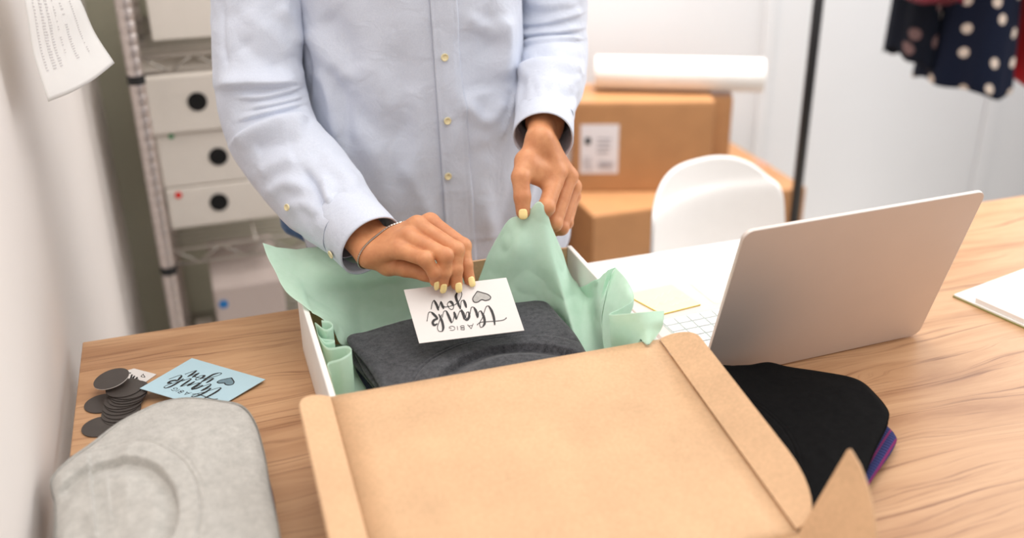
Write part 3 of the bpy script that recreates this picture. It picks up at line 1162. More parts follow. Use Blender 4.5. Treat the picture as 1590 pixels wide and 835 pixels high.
# white desk pad under the keyboard side
o = make('desk_pad', *prism_vf([(0.515, 1.085), (0.905, 1.10), (0.895, 1.402), (0.515, 1.398)], TZ + 0.0002, TZ + 0.0016), M['white_paper'], None, smooth=False)
tag(o, 'large white sheet covering the desk behind the open laptop', 'desk pad')
SNZ = TZ + 0.0143
sp = [at_z(972, 457, SNZ + .002), at_z(1042, 441, SNZ + .002), at_z(1088, 472, SNZ + .002), at_z(1028, 487, SNZ + .002)]
t = thing('sticky_note', sum(sp) / 4, 'yellow sticky note with faint handwriting on the laptop beside its keys', 'sticky note')
v, f = prism_vf([(p[0], p[1]) for p in sp], SNZ, SNZ + 0.0018)
make('note_block', v, f, None, t, smooth=False, mats=[M['sticky'], M['sticky_deep']], fmat=[1, 0, 1, 1, 1, 1])
mb = MB()
for row, (x0, y0, x1, y1) in enumerate(((1000, 471, 1042, 451), (1012, 476, 1060, 458), (1040, 474, 1072, 464))):
    k = 9
    pts = [(x0 + (x1 - x0) * i / (k - 1) + random.uniform(-1, 1), y0 + (y1 - y0) * i / (k - 1) + (2 if i % 2 else -2)) for i in range(k)]
    P = np.array([at_z(*q, SNZ + .0021)[:2] for q in pts])
    v2, f2 = stroke_vf(P, 0.0011, False)
    mb.add([(a, b, SNZ + 0.0021) for a, b in v2], f2)
mb.build('handwriting', M['print_grey'], t)

# notebook at the right edge
n0, n1, n3 = at_z(1479, 461, TZ), at_z(1600, 415, TZ), at_z(1600, 515, TZ)
e1, e2 = (n1 - n0), (n3 - n0)
e1 = e1 / np.linalg.norm(e1)
e2 = e2 / np.linalg.norm(e2)
e1 = np.array([-e2[1], e2[0], 0]) if np.dot(np.array([-e2[1], e2[0], 0]), e1) > 0 else -np.array([-e2[1], e2[0], 0])
t = thing('notebook', n0 + e1 * .15 + e2 * .1, 'open white notebook with thick pages at the right end of the desk', 'notebook')


def nb(a, b):
    q = n0 + e1 * a + e2 * b
    return (q[0], q[1])


v, f = prism_vf([nb(0, 0), nb(.30, 0), nb(.30, .21), nb(0, .21)], TZ + .0004, TZ + .0024)
make('cover', v, f, M['cover_green'], t, smooth=False)
v, f = prism_vf([nb(0.001, 0.001), nb(.299, 0.001), nb(.299, .209), nb(0.001, .209)], TZ + .0024, TZ + .0045)
make('lower_pages', v, f, M['white_paper'], t, smooth=False)
v, f = prism_vf([nb(0.004, 0.034), nb(.296, 0.034), nb(.296, .206), nb(0.004, .206)], TZ + .0046, TZ + .0125)
bevel(make('upper_pages', v, f, M['white_paper'], t, smooth=False), 0.001)
mb = MB()
for i in range(8):
    a, b = nb(.03, .05 + i * .017), nb(.25, .05 + i * .017)
    v2, f2 = stroke_vf(np.array([a, b]), .0012, False)
    mb.add([(p[0], p[1], TZ + .0127) for p in v2], f2)
mb.build('ruled_lines', M['print_grey'], t)

# ================================================================== PRINTED SHEET ON THE LEFT WALL
PN = at_x(75, 158, WX + 0.045)
PN = at_y(75, 158, 1.36)
PF = at_y(178, 98, 1.52)
t = thing('printed_sheet', PN, 'white printed sheet hanging off the left wall, bottom edge curling out', 'paper')
top_n = np.array([WX + 0.004, PN[1] + 0.0, PN[2] + 0.26])
TNr, TFr = at_y(38, 0, 1.34), at_y(125, 0, 1.545)
upN, upF = TNr - PN, TFr - PF
ctrl = []
for i in range(4):
    k = i / 3
    a = PN * (1 - k) + PF * k + np.array([0, 0, 0.0]) + np.array([0.0, 0.0, -0.006]) * math.sin(math.pi * k)
    d = upN * (1 - k) + upF * k
    ctrl.append([a, a + d * 0.5 + np.array([-0.004, 0, 0]), a + d * 1.05, a + d * 1.75 + np.array([-0.005, 0, 0])])
G = catmull(catmull(np.array(ctrl), 26, 0), 30, 1)
G[..., 0] = np.maximum(G[..., 0], WX + 0.003)
o = make('sheet', G.reshape(-1, 3), grid_faces(26, 30), M['white_paper'], t)
solidify(o, 0.0003)
GN = grid_normals(G)
sgn = 1 if np.dot(GN[13, 5], CAM - G[13, 5]) > 0 else -1


def sheet_pt(u, v_):
    a, b = u * 25, v_ * 29
    i, j = min(int(a), 24), min(int(b), 28)
    fa, fb = a - i, b - j
    g = G[i, j] * (1 - fa) * (1 - fb) + G[i + 1, j] * fa * (1 - fb) + G[i, j + 1] * (1 - fa) * fb + G[i + 1, j + 1] * fa * fb
    return g + GN[i, j] * sgn * 0.0007


mb = MB()
for c, (u0, wd) in enumerate(((.10, .035), (.20, .06), (.30, .05), (.43, .03), (.56, .05), (.76, .03))):
    for r in range(34):
        v0 = 0.20 + r * 0.0195 + c * 0.004
        if v0 > 0.95 or (c > 2 and random.random() < 0.2):
            continue
        w_ = wd * random.uniform(0.6, 1.0)
        mb.add([sheet_pt(u0, v0), sheet_pt(u0 + w_, v0), sheet_pt(u0 + w_, v0 + .007), sheet_pt(u0, v0 + .007)], [(0, 1, 2, 3)])
mb.build('printed_rows', M['print_grey'], t)['kind'] = 'stuff'

# ================================================================== WIRE SHELVING
SX0, SX1, SY0, SY1 = -0.105, 0.50, 2.26, 2.69
shelf = thing('wire_shelving', ((SX0 + SX1) / 2, (SY0 + SY1) / 2, 0), 'chrome wire shelving unit in the corner holding white storage boxes', 'shelving')
LEV = [0.12, 0.497, 0.936, 1.36, 1.79]
for x in (SX0, SX1):
    for y in (SY0, SY1):
        mb = MB()
        prev = 0.0
        zc = 0.0
        R_ = 0.0165
        rings = [(0, R_)]
        z = 0.025
        while z < 1.85:
            rings += [(z - .003, R_), (z - .001, R_ * .955), (z + .001, R_ * .955), (z + .003, R_)]
            z += 0.0254
        rings.append((1.86, R_))
        seg = 14
        V = [(x + r * math.cos(2 * math.pi * i / seg), y + r * math.sin(2 * math.pi * i / seg), zz) for zz, r in rings for i in range(seg)]
        Fc = [(k * seg + i, k * seg + (i + 1) % seg, (k + 1) * seg + (i + 1) % seg, (k + 1) * seg + i) for k in range(len(rings) - 1) for i in range(seg)]
        Fc.append(tuple(range(len(V) - seg, len(V))))
        post = make('post', V, Fc, M['post'], shelf)
        for L in LEV:
            vv, ff = rod_vf((x, y, L - .052), (x, y, L - .034), 0.0185, seg=14)
            make('collar', vv, ff, M['rubber'], post, smooth=False)
for L in LEV:
    mb = MB()
    for (a, b) in (((SX0, SY0), (SX1, SY0)), ((SX0, SY1), (SX1, SY1)), ((SX0, SY0), (SX0, SY1)), ((SX1, SY0), (SX1, SY1))):
        a, b = np.array(a), np.array(b)
        d = (b - a) / np.linalg.norm(b - a)
        a2, b2 = a + d * .017, b - d * .017
        for z, r in ((L, .0042), (L - .034, .0042)):
            mb.add(*rod_vf((*a2, z), (*b2, z), r, seg=8))
        n = max(4, int(np.linalg.norm(b - a) / 0.055))
        for i in range(n):
            p = a2 + (b2 - a2) * i / n
            q = a2 + (b2 - a2) * (i + 1) / n
            z0, z1 = (L, L - .034) if i % 2 == 0 else (L - .034, L)
            mb.add(*rod_vf((*p, z0), (*q, z1), .003, seg=6))
    fr = mb.build('shelf', M['chrome'], shelf, smooth=True)
    mb = MB()
    n = 16
    for i in range(1, n):
        y = SY0 + (SY1 - SY0) * i / n
        mb.add(*rod_vf((SX0, y, L + .001), (SX1, y, L + .001), .0019, seg=6))
    for x in (SX0 + .2, SX0 + .4):
        mb.add(*rod_vf((x, SY0, L - .003), (x, SY1, L - .003), .003, seg=6))
    wd = mb.build('wire_deck', M['chrome'], fr, smooth=True)
    wd['kind'] = 'stuff'


def storage_box(name, x0, x1, y0, y1, z0, z1, label, hole=None, dots=(), lid=False, mat=None):
    t = thing(name, ((x0 + x1) / 2, (y0 + y1) / 2, z0), label, 'storage box')
    if lid:
        box('carton', (x0, y0, z0), (x1, y1, z1 - .03), mat or M['box_white'], t, .003)
        box('box_lid', (x0 - .004, y0 - .004, z1 - .03), (x1 + .004, y1 + .004, z1), mat or M['box_white'], t, .003)
    else:
        box('carton', (x0, y0, z0), (x1, y1, z1), mat or M['box_white'], t, .003)
        box('drawer_front', (x0 + .004, y0 - .003, z0 + .004), (x1 - .004, y0 - .0003, z1 - .004), mat or M['box_white'], t, .001)
    if hole:
        vv, ff = disc_vf((hole[0], y0 - .0042, hole[1]), (0, -1, 0), .0215, .0016, 28)
        make('finger_hole', vv, ff, M['hole'], t, smooth=False)
    for (dx, dz, r, m) in dots:
        vv, ff = disc_vf((dx, y0 - .0042 - (0.0 if not lid else -0.0036), dz), (0, -1, 0), r, .001, 20)
        make('sticker', vv, ff, M[m], t, smooth=False)
    return t


FY = 2.375
h1, h2, h3 = at_y(306, 155, FY), at_y(339, 243, FY), at_y(340, 313, FY)
rd, gd = at_y(277, 302, FY), at_y(265, 207, FY)
zA = LEV[1] + 0.0052
z3t = at_y(300, 290, FY)[2]
z2t = at_y(300, 203, FY)[2]
x3 = at_y(262, 330, FY)[0]
x2 = at_y(247, 250, FY)[0]
x1_ = at_y(213, 160, FY)[0]
storage_box('storage_box', x3, x3 + .262, FY, FY + .29, zA, z3t, 'white storage box with black hole and red dot, lowest of its stack', (h3[0], h3[2]), [(rd[0], rd[2], .008, 'dot_red')])
storage_box('storage_box', x2, x2 + .262, FY + .004, FY + .29, z3t + .001, z2t, 'white storage box with black hole, middle of the shelf stack', (h2[0], h2[2]), [(gd[0], min(gd[2], z2t - .008), .006, 'dot_green')])
z1t = min(LEV[2] - 0.05, at_y(306, 112, FY)[2])
storage_box('storage_box', x1_, x1_ + .285, FY - .012, FY + .29, z2t + .001, z1t, 'wider white storage box with black hole, topmost of the shelf stack', (h1[0], h1[2]))
tb = at_y(237, 64, 2.39)
storage_box('storage_box', tb[0], tb[0] + .26, 2.39, 2.62, LEV[2] + .0052, LEV[2] + .17, 'plain white storage box without a hole on the upper shelf', lid=True)
bb = at_y(333, 470, 2.30)
bd = at_y(347, 471, 2.30)
storage_box('storage_box', bb[0], bb[0] + .165, 2.30, 2.60, LEV[0] + .0052, at_y(345, 447, 2.30)[2], 'white storage box with a blue dot on the bottom shelf', None, [(bd[0], bd[2], .011, 'dot_blue')], mat=M['box_blush_shaded'])
fb = at_y(270, 478, 2.50)
o = box('flat_carton', (SX0 + .03, 2.36, LEV[0] + .0052), (bb[0] - .012, 2.60, LEV[0] + .03), M['box_white'], None, .003)
tag(o, 'flat pale carton on the bottom shelf left of the blue dot box', 'carton')

# ================================================================== CARTONS AT THE REAR
def carton(name, x0, x1, y0, y1, z0, z1, label, mat='carton', rot=0.0, tape=True):
    t = thing(name, ((x0 + x1) / 2, (y0 + y1) / 2, z0), label, 'cardboard box')
    sx, sy = (x1 - x0) / 2, (y1 - y0) / 2
    t.rotation_euler = (0, 0, rot)

    def pt(name_, lo, hi, m, bw=0.0):
        v, f = box_vf(lo, hi)
        o = make(name_, v, f, m, None, smooth=False)
        o.parent = t
        if bw:
            bevel(o, bw)
        return o
    h = z1 - z0
    pt('body', (-sx, -sy, 0), (sx, sy, h - .004), M[mat], .004)
    pt('top_flap', (-sx + .001, -sy + .001, h - .004), (sx - .001, -.001, h), M[mat], .0015)
    pt('top_flap', (-sx + .001, .001, h - .004), (sx - .001, sy - .001, h), M[mat], .0015)
    if tape:
        pt('tape', (-sx - .0008, -.03, h * .75), (sx + .0008, .03, h + .0008), M['tape'])
    return t


LBZ = 0.40
carton('cardboard_box', 0.971, 1.619, 2.352, 2.79, 0.0, LBZ, 'large brown cardboard box on the floor under the labelled box')
ang = math.radians(-19)
ca_, sa_ = math.cos(ang), math.sin(ang)
fl_ = at_z(888, 298, LBZ)                      # front edge of the upper carton on the lower one's top
UW, UD = 0.385, 0.20
uz = at_y(1000, 160, at_z(1000, 298, LBZ)[1])[2]
ucx = fl_[0] + ca_ * UW / 2 - sa_ * UD / 2
ucy = fl_[1] + sa_ * UW / 2 + ca_ * UD / 2
lb = carton('cardboard_box', ucx - UW / 2, ucx + UW / 2, ucy - UD / 2, ucy + UD / 2, LBZ + .001, uz, 'brown cardboard box with a white shipping label behind the chair', rot=ang, tape=False)
ul, ur, uy = np.array([0., 0, 0]), np.array([UW, 0, 0]), 2.42
sx = (ur[0] - ul[0]) / 2
hz = uz - LBZ
lw = 0.105


def on_label(name, x0, x1, z0, z1, d, m):
    v, f = box_vf((x0, -UD / 2 - d, z0), (x1, -UD / 2 - d + .0004, z1))
    o = make(name, v, f, m, None, smooth=False)
    return o


lx0 = -sx + 0.022
lz0, lz1 = hz * .21, hz * .76
lab = on_label('shipping_label', lx0, lx0 + lw, lz0, lz1, .0006, M['label'])
lab.parent = lb
mb = MB()
mb.add(*box_vf((lx0 + .012, -UD / 2 - .0018, lz0 + (lz1 - lz0) * .60), (lx0 + .028, -UD / 2 - .0008, lz0 + (lz1 - lz0) * .74)))
o = mb.build('label_mark', M['label_ink'])
o.parent = lab
mb = MB()
for i in range(12):
    w_ = random.choice((.0012, .002, .003))
    mb.add(*box_vf((lx0 + .05 + i * .0036, -UD / 2 - .0018, lz0 + .014), (lx0 + .05 + i * .0036 + w_, -UD / 2 - .0008, lz0 + .036)))
for i in range(4):
    mb.add(*box_vf((lx0 + .045, -UD / 2 - .0018, lz0 + .060 + i * .013), (lx0 + .045 + random.uniform(.03, .05), -UD / 2 - .0008, lz0 + .064 + i * .013)))
for i in range(4):
    mb.add(*box_vf((lx0 + .008, -UD / 2 - .0018, lz0 + .014 + i * .01), (lx0 + .008 + random.uniform(.02, .032), -UD / 2 - .0008, lz0 + .017 + i * .01)))
o = mb.build('label_print', M['label_grey'])
o.parent = lab
p2 = at_z(1139, 151, uz - .006)
pu = (p2 - fl_) @ np.array([ca_, sa_, 0])
pv = (p2 - fl_) @ np.array([-sa_, ca_, 0])
nw = max(.03, pu - UW - .004)
mc_ = fl_ + np.array([ca_, sa_, 0]) * (UW + .004 + nw / 2) + np.array([-sa_, ca_, 0]) * (pv + .06)
carton('cardboard_box', mc_[0] - nw / 2, mc_[0] + nw / 2, mc_[1] - .06, mc_[1] + .06, LBZ + .001, uz - .006, 'narrow brown cardboard box standing right of the labelled box', rot=ang, tape=True)
# white roll lying on the boxes
R0 = 0.046
ra, rb = at_z(925, 112, uz + R0 + .002), at_z(1186, 117, uz + R0 + .002)
rl = thing('paper_roll', (ra + rb) / 2, 'white rolled paper tube lying on top of the brown boxes', 'paper roll')
mb = MB()
seg = 28
for r0, r1 in ((R0, R0), (R0 * .86, R0 * .86)):
    pass
x_, y_, d_ = frame_for(rb - ra)
V = []
for c, r in ((ra, R0), (rb, R0), (rb, R0 * .85), (ra, R0 * .85)):
    for i in range(seg):
        a = 2 * math.pi * i / seg
        V.append(c + (x_ * math.cos(a) + y_ * math.sin(a)) * r)
Fc = [(k * seg + i, k * seg + (i + 1) % seg, ((k + 1) % 4) * seg + (i + 1) % seg, ((k + 1) % 4) * seg + i) for k in range(4) for i in range(seg)]
bevel(make('roll', V, Fc, M['white_paper'], rl), .002)
pb = at_y(803, 14, 2.62)
carton('cardboard_box', pb[0] - .10, pb[0] + .07, 2.50, 2.75, 0.001, pb[2], 'tall brown cardboard box mostly hidden behind the person', tape=False)

# ================================================================== CHAIR
CY = 1.76
chair = thing('chair', (0.97, CY - .18, 0), 'white moulded plastic chair behind the desk, facing the laptop', 'chair')
ctop = at_y(1105, 252, CY)
cl, cr = at_y(966, 330, CY), at_y(1214, 330, CY)
cx_, hw = (cl[0] + cr[0]) / 2 + 0.0, (cr[0] - cl[0]) / 2
zt = ctop[2]
prof = [(-0.40, .415), (-0.37, .435), (-.28, .430), (-.16, .420), (-.06, .432), (-.015, .475), (.0, .56), (.008, .66), (.02, zt - .05), (.03, zt)]
prof = catmull(np.array(prof), 60, 0)
NVV = 45
CYAW = math.radians(14)
V = []
for i in range(64):
    for j in range(NVV):
        u, k = -1 + 2 * j / (NVV - 1), i / 63
        q = (k - .5) / .5
        if q > 0:
            e = 3.0
            nr = (abs(u) ** e + q ** e) ** (1 / e)
            kk = max(abs(u), q) / nr
            u, q = u * kk, q * kk
            k = .5 + .5 * q
        elif k < .2:
            q2 = (.2 - k) / .2
            e = 2.6
            nr = (abs(u) ** e + q2 ** e) ** (1 / e)
            kk = max(abs(u), q2) / max(nr, 1e-6)
            u, q2 = u * kk, q2 * kk
            k = .2 - .2 * q2
        dy, z = prof[min(58, int(k * 59))] * (1 - (k * 59 - min(58, int(k * 59)))) + prof[min(58, int(k * 59)) + 1] * (k * 59 - min(58, int(k * 59)))
        w_ = hw * (1.0 + .16 * math.sin(math.pi * min(1, k / .7)) * (1 if k < .7 else 0))
        cup = 0.06 * u * u
        back = max(0, min(1, (k - .42) / .2))
        lx, ly = u * w_, dy - cup * back
        V.append((cx_ + lx * math.cos(CYAW) - ly * math.sin(CYAW), CY + lx * math.sin(CYAW) + ly * math.cos(CYAW), z + cup * (1 - back) * .8))
o = make('shell', V, grid_faces(64, NVV), M['chair'], chair)
solidify(o, .006)
for sx_, sy_ in ((-1, -1), (1, -1), (-1, 1), (1, 1)):
    a = (cx_ + sx_ * .10, CY - .19 + sy_ * .09, .412)
    b = (cx_ + sx_ * .19, CY - .19 + sy_ * .19, 0)
    vv, ff = rod_vf(a, b, .014, .010, 12)
    make('leg', vv, ff, M['chair_leg'], chair)
mb = MB()
for p, q in (((-1, -1), (1, 1)), ((1, -1), (-1, 1))):
    mb.add(*rod_vf((cx_ + p[0] * .145, CY - .19 + p[1] * .14, .21), (cx_ + q[0] * .145, CY - .19 + q[1] * .14, .21), .004, seg=8))
mb.add(*rod_vf((cx_, CY - .19, .395), (cx_, CY - .19, .425), .10, seg=20))
mb.build('brace', M['rack'], chair)

# ================================================================== GARMENT RACK AND CLOTHES
RY = 2.25
pb_, pt_ = at_y(1241, 270, RY), at_y(1271, 0, RY)
RX = (pb_[0] + pt_[0]) / 2
RZ = 1.52
rack = thing('garment_rack', (RX + .6, RY, 0), 'black metal garment rack with dresses hanging from its rail', 'garment rack')
for x in (RX, RX + 1.25):
    vv, ff = rod_vf((x, RY, .03), (x, RY, RZ), .0135, seg=16)
    make('upright', vv, ff, M['rack'], rack)
    vv, ff = rod_vf((x, RY - .32, .03), (x, RY + .07, .03), .0125, seg=12)
    make('foot_bar', vv, ff, M['rack'], rack)
vv, ff = rod_vf((RX, RY, RZ), (RX + 1.25, RY, RZ), .0135, seg=16)
make('rail', vv, ff, M['rack'], rack)


def dress(name, x, zbot, mat, label, wx, wy, zwaist=None, folds=9, seed=0, yc=0.0, amp=.012, flare=1.0, lean=0.0, hem=0.012):
    """hangs edge-on from the rail: wx wide along the rail, wy deep across it at the hem"""
    t = thing(name, (x, RY + yc, zbot), label, 'garment')
    zs = RZ - .115
    nz, nt = 46, 96
    V, UVs = [], []
    for i in range(nz):
        k = i / (nz - 1)          # 0 top, 1 hem
        z = zs + (zbot - zs) * k
        fl = .32 + .68 * min(1, max(0, (k - .12) / .88)) ** flare
        for j in range(nt):
            a = 2 * math.pi * j / nt
            g = amp * k ** 1.5 * (math.sin(folds * a + seed) + .5 * math.sin((folds + 3) * a + seed * 2 + 1))
            rx, ry = wx / 2 * fl + g, (wy / 2) * (.62 + .38 * fl) + g
            zz = z + (hem * math.sin(2 * a + seed) + hem * .5 * math.sin(5 * a)) * k ** 3
            if i < 5:
                rx *= (.35 + .13 * i)
                zz -= abs(math.sin(a)) ** 2 * .05 * (1 - i / 5)
            V.append((x + rx * math.cos(a) + lean * k, RY + yc + ry * math.sin(a), zz))
            UVs.append((j / nt * (2 * (wx + wy) * .72), z))
    Fc = [(i * nt + j, i * nt + (j + 1) % nt, (i + 1) * nt + (j + 1) % nt, (i + 1) * nt + j) for i in range(nz - 1) for j in range(nt)]
    o = make('cloth', V, Fc, mat, t, uv=UVs)
    solidify(o, .002)
    mb = MB()
    hz_ = zs - .01
    for sg in (-1, 1):
        mb.add(*rod_vf((x, RY + yc, zs + .03), (x, RY + yc + sg * wy * .30, hz_ - .02), .005, seg=8))
    mb.add(*rod_vf((x, RY + yc, zs + .03), (x, RY + yc, RZ - .012), .003, seg=8))
    mb.build('hanger', M['rack'], t)
    return t


d1 = at_y(1500, 155, RY - .12)
d0 = at_y(1436, 105, RY + .02)
d2 = at_y(1590, 140, RY - .08)
dress('polka_dot_dress', at_y(1502, 145, RY)[0] - .032, d1[2] + .012, M['dots'], 'navy dress with white polka dots, in front on the rack', .185, .30, folds=6, seed=1, amp=.007, hem=.010)
dress('polka_dot_tunic', at_y(1440, 100, RY)[0] + .012, d0[2] + .012, M['dots_dark'], 'shorter dark navy dotted tunic left of the polka dot dress', .06, .20, folds=5, seed=2, amp=.003, yc=.10)
dress('red_dress', at_y(1588, 135, RY)[0], d2[2] + .01, M['red'], 'bright red dress hanging right of the polka dot dress', .085, .30, folds=6, seed=3, amp=.004)
dress('dark_red_dress', at_y(1562, 100, RY)[0], at_y(1572, 112, RY)[2], M['maroon_red'], 'dark red dress between the polka dot and bright red ones', .05, .26, folds=5, seed=4, amp=.002, yc=.10)
dress('crimson_blouse', at_y(1424, 2, RY)[0], at_y(1425, 6, RY - .1)[2], M['crimson'], 'crimson blouse hem, leftmost garment on the rack', .05, .34, folds=5, seed=5, amp=.003)
dress('green_blouse', at_y(1568, 2, RY)[0], at_y(1572, 10, RY - .2)[2], M['forest'], 'dark green blouse hem above the red dresses', .045, .44, folds=5, seed=6, amp=.002)


# ================================================================== PERSON
def sm_min(a, b, k):
    h = np.clip(0.5 + 0.5 * (b - a) / k, 0, 1)
    return b * (1 - h) + a * h - k * h * (1 - h)


def cone_sdf(P, a, b, r1, r2):
    a, b = np.asarray(a, float), np.asarray(b, float)
    ab = b - a
    t = np.clip(((P - a) @ ab) / (ab @ ab + 1e-12), 0, 1)
    return np.linalg.norm(P - (a + t[..., None] * ab), axis=-1) - (r1 + t * (r2 - r1))


def chain_sdf(P, pts, rad, k=.003):
    d = None
    for i in range(len(pts) - 1):
        c = cone_sdf(P, pts[i], pts[i + 1], rad[i], rad[i + 1])
        d = c if d is None else sm_min(d, c, k)
    return d


def surface_nets(vals, origin, h):
    nx, ny, nz = vals.shape
    ins = vals < 0
    corners = [(0, 0, 0), (1, 0, 0), (0, 1, 0), (1, 1, 0), (0, 0, 1), (1, 0, 1), (0, 1, 1), (1, 1, 1)]
    sl = lambda c: tuple(slice(c[i], vals.shape[i] - 1 + c[i]) for i in range(3))
    cnt = sum(ins[sl(c)].astype(np.int8) for c in corners)
    act = (cnt > 0) & (cnt < 8)
    idx = np.argwhere(act)
    vid = -np.ones(act.shape, dtype=np.int64)
    vid[act] = np.arange(len(idx))
    pos = np.zeros((len(idx), 3))
    num = np.zeros(len(idx))
    for a in range(8):
        for b in range(a + 1, 8):
            ca, cb = np.array(corners[a]), np.array(corners[b])
            if np.abs(ca - cb).sum() != 1:
                continue
            va = vals[tuple((idx + ca).T)]
            vb = vals[tuple((idx + cb).T)]
            m = (va < 0) != (vb < 0)
            t = np.where(m, va / np.where(m, va - vb, 1), 0)
            pos[m] += (ca + t[:, None] * (cb - ca))[m]
            num[m] += 1
    V = (idx + pos / num[:, None]) * h + origin
    faces = []
    for axis in range(3):
        o1, o2 = [(1, 2), (2, 0), (0, 1)][axis]
        s0 = [slice(0, n) for n in vals.shape]
        s1 = [slice(0, n) for n in vals.shape]
        s0[axis] = slice(0, vals.shape[axis] - 1)
        s1[axis] = slice(1, vals.shape[axis])
        A, B = ins[tuple(s0)], ins[tuple(s1)]
        e = np.argwhere(A != B)
        e = e[(e[:, o1] > 0) & (e[:, o2] > 0) & (e[:, o1] < vals.shape[o1] - 1) & (e[:, o2] < vals.shape[o2] - 1)]
        d1, d2 = np.zeros(3, int), np.zeros(3, int)
        d1[o1] = 1
        d2[o2] = 1
        q = np.stack([vid[tuple((e - d1 - d2).T)], vid[tuple((e - d2).T)], vid[tuple(e.T)], vid[tuple((e - d1).T)]], 1)
        fl = ~A[tuple(e.T)]
        q[fl] = q[fl][:, ::-1]
        faces.append(q)
    return V, np.concatenate(faces)


def sdf_mesh(fn, lo, hi, h):
    lo, hi = np.asarray(lo, float), np.asarray(hi, float)
    n = np.ceil((hi - lo) / h).astype(int) + 1
    g = np.stack(np.meshgrid(*[lo[i] + h * np.arange(n[i]) for i in range(3)], indexing='ij'), -1)
    vals = fn(g)
    vals = np.where(vals == 0, 1e-9, vals)
    return surface_nets(vals, lo, h)


FEET = (0.335, 1.56, 0)
person = thing('person', FEET, 'person in a pale blue button-down shirt and jeans packing the open box', 'person')
J = at_y


def fit_chain(pix, y0, lens, dys):
    """turn pixels into joints: each joint's depth y is given directly"""
    return [J(px, py, y) for (px, py), y in zip(pix, dys)]


# ---- her right hand (left in the photo), fingertips on the card's far edge
R_elbow = J(418, 205, 1.47)
R_wrist = J(583, 386, 1.215)
rfing = {
    'index': ([J(668, 345, 1.212), J(719, 382, 1.172), J(723, 411, 1.158), J(729, 434, 1.149)], [.0114, .0102, .0088, .0074]),
    'middle': ([J(648, 350, 1.192), J(708, 388, 1.152), J(707, 418, 1.143), J(709, 441, 1.138)], [.0120, .0106, .0091, .0077]),
    'ring': ([J(634, 368, 1.178), J(691, 397, 1.138), J(690, 422, 1.136), J(687, 441, 1.136)], [.0114, .0100, .0085, .0071]),
    'pinky': ([J(620, 388, 1.168), J(660, 402, 1.138), J(674, 423, 1.134), J(675, 437, 1.136)], [.0106, .0094, .0079, .0064]),
    'thumb': ([J(603, 410, 1.198), J(630, 416, 1.172), J(660, 424, 1.160), J(692, 437, 1.154)], [.0140, .0112, .0098, .0080]),
}


def hand_fn(elbow, wrist, fing, thumb_base, wr=(.027, .021), arm_r=.036):
    order = ['index', 'middle', 'ring', 'pinky']
    m = [np.asarray(fing[k][0][0]) for k in order]
    across = (m[0] - m[3]) / np.linalg.norm(m[0] - m[3])
    w = np.asarray(wrist)
    wi, wp = w + across * .013, w - across * .013

    def fn(P):
        d = chain_sdf(P, [np.asarray(elbow), w + (np.asarray(elbow) - w) * .25], [arm_r, .027], .01)
        fore = np.asarray(elbow) - w
        for q in (wi, wp):
            d = sm_min(d, cone_sdf(P, q + fore * .28, q, .020, .0175), .012)
        for i, (k, r0, r1) in enumerate(zip(order, (.0165, .0165, .016, .0155), (.0118, .0122, .0115, .0108))):
            q = wi * (1 - i / 3) + wp * (i / 3)
            d = sm_min(d, cone_sdf(P, q, m[i], r0, r1), .010)
        # the thumb's ball
        tb = np.asarray(fing['thumb'][0][0])
        d = sm_min(d, cone_sdf(P, w * .75 + tb * .25, tb, .016, .0150), .012)
        f = None
        for k in order:
            p, r = fing[k]
            c = chain_sdf(P, p, r, .003)
            # knuckle swellings
            for jn, rr in ((1, 1.05), (2, 1.03)):
                c = sm_min(c, np.linalg.norm(P - p[jn], axis=-1) - r[jn] * rr, .003)
            f = c if f is None else sm_min(f, c, .0026)
        d = sm_min(d, f, .006)
        p, r = fing['thumb']
        d = sm_min(d, chain_sdf(P, p, r, .004), .005)
        for wa, wb, wrad in thumb_base or ():
            d = sm_min(d, cone_sdf(P, wa, wb, wrad, wrad), .010)
        return d
    return fn


def hand_mesh(fn, fing, wrist, elbow, h=.0014):
    pts = np.array([p for k in fing for p in fing[k][0]] + [wrist, np.asarray(wrist) + (np.asarray(elbow) - np.asarray(wrist)) * .5])
    return sdf_mesh(fn, pts.min(0) - .034, pts.max(0) + .034, h)


rfn = hand_fn(R_elbow, R_wrist, rfing, None)
# ---- her left hand (right in the photo), pinching the tissue
L_elbow = J(856, 105, 1.50)
L_wrist = J(842, 222, 1.285)
lfing = {
    'index': ([J(866, 268, 1.262), J(848, 322, 1.222), J(834, 338, 1.226), J(820, 332, 1.226)], [.0122, .0116, .0098, .0080]),
    'middle': ([J(884, 274, 1.276), J(861, 347, 1.232), J(842, 352, 1.240), J(826, 343, 1.240)], [.0114, .0104, .0088, .0074]),
    'ring': ([J(890, 290, 1.292), J(872, 354, 1.250), J(855, 360, 1.258), J(840, 352, 1.262)], [.0106, .0096, .0080, .0068]),
    'pinky': ([J(890, 304, 1.306), J(880, 346, 1.272), J(868, 354, 1.276), J(856, 350, 1.280)], [.0098, .0086, .0072, .0060]),
    'thumb': ([J(816, 250, 1.262), J(808, 275, 1.240), J(811, 306, 1.226), J(812, 329, 1.218)], [.0135, .0120, .0112, .0096]),
}
lfn = hand_fn(L_elbow, L_wrist, lfing, [(J(816, 270, 1.250), J(858, 285, 1.256), .0105), (J(822, 258, 1.256), J(856, 268, 1.262), .013)])
Vr, Fr = hand_mesh(rfn, rfing, R_wrist, R_elbow)
Vl, Fl = hand_mesh(lfn, lfing, L_wrist, L_elbow)

# ---- rest of the body under the clothes
R_sh, L_sh = np.array([0.165, 1.565, 1.335]), np.array([0.50, 1.565, 1.335])
HCt = np.array([0.335, 1.53, 1.565])


def ell(P, c, r):
    q = (P - np.asarray(c)) / np.asarray(r)
    n = np.linalg.norm(q, axis=-1)
    return (n - 1) * min(r)


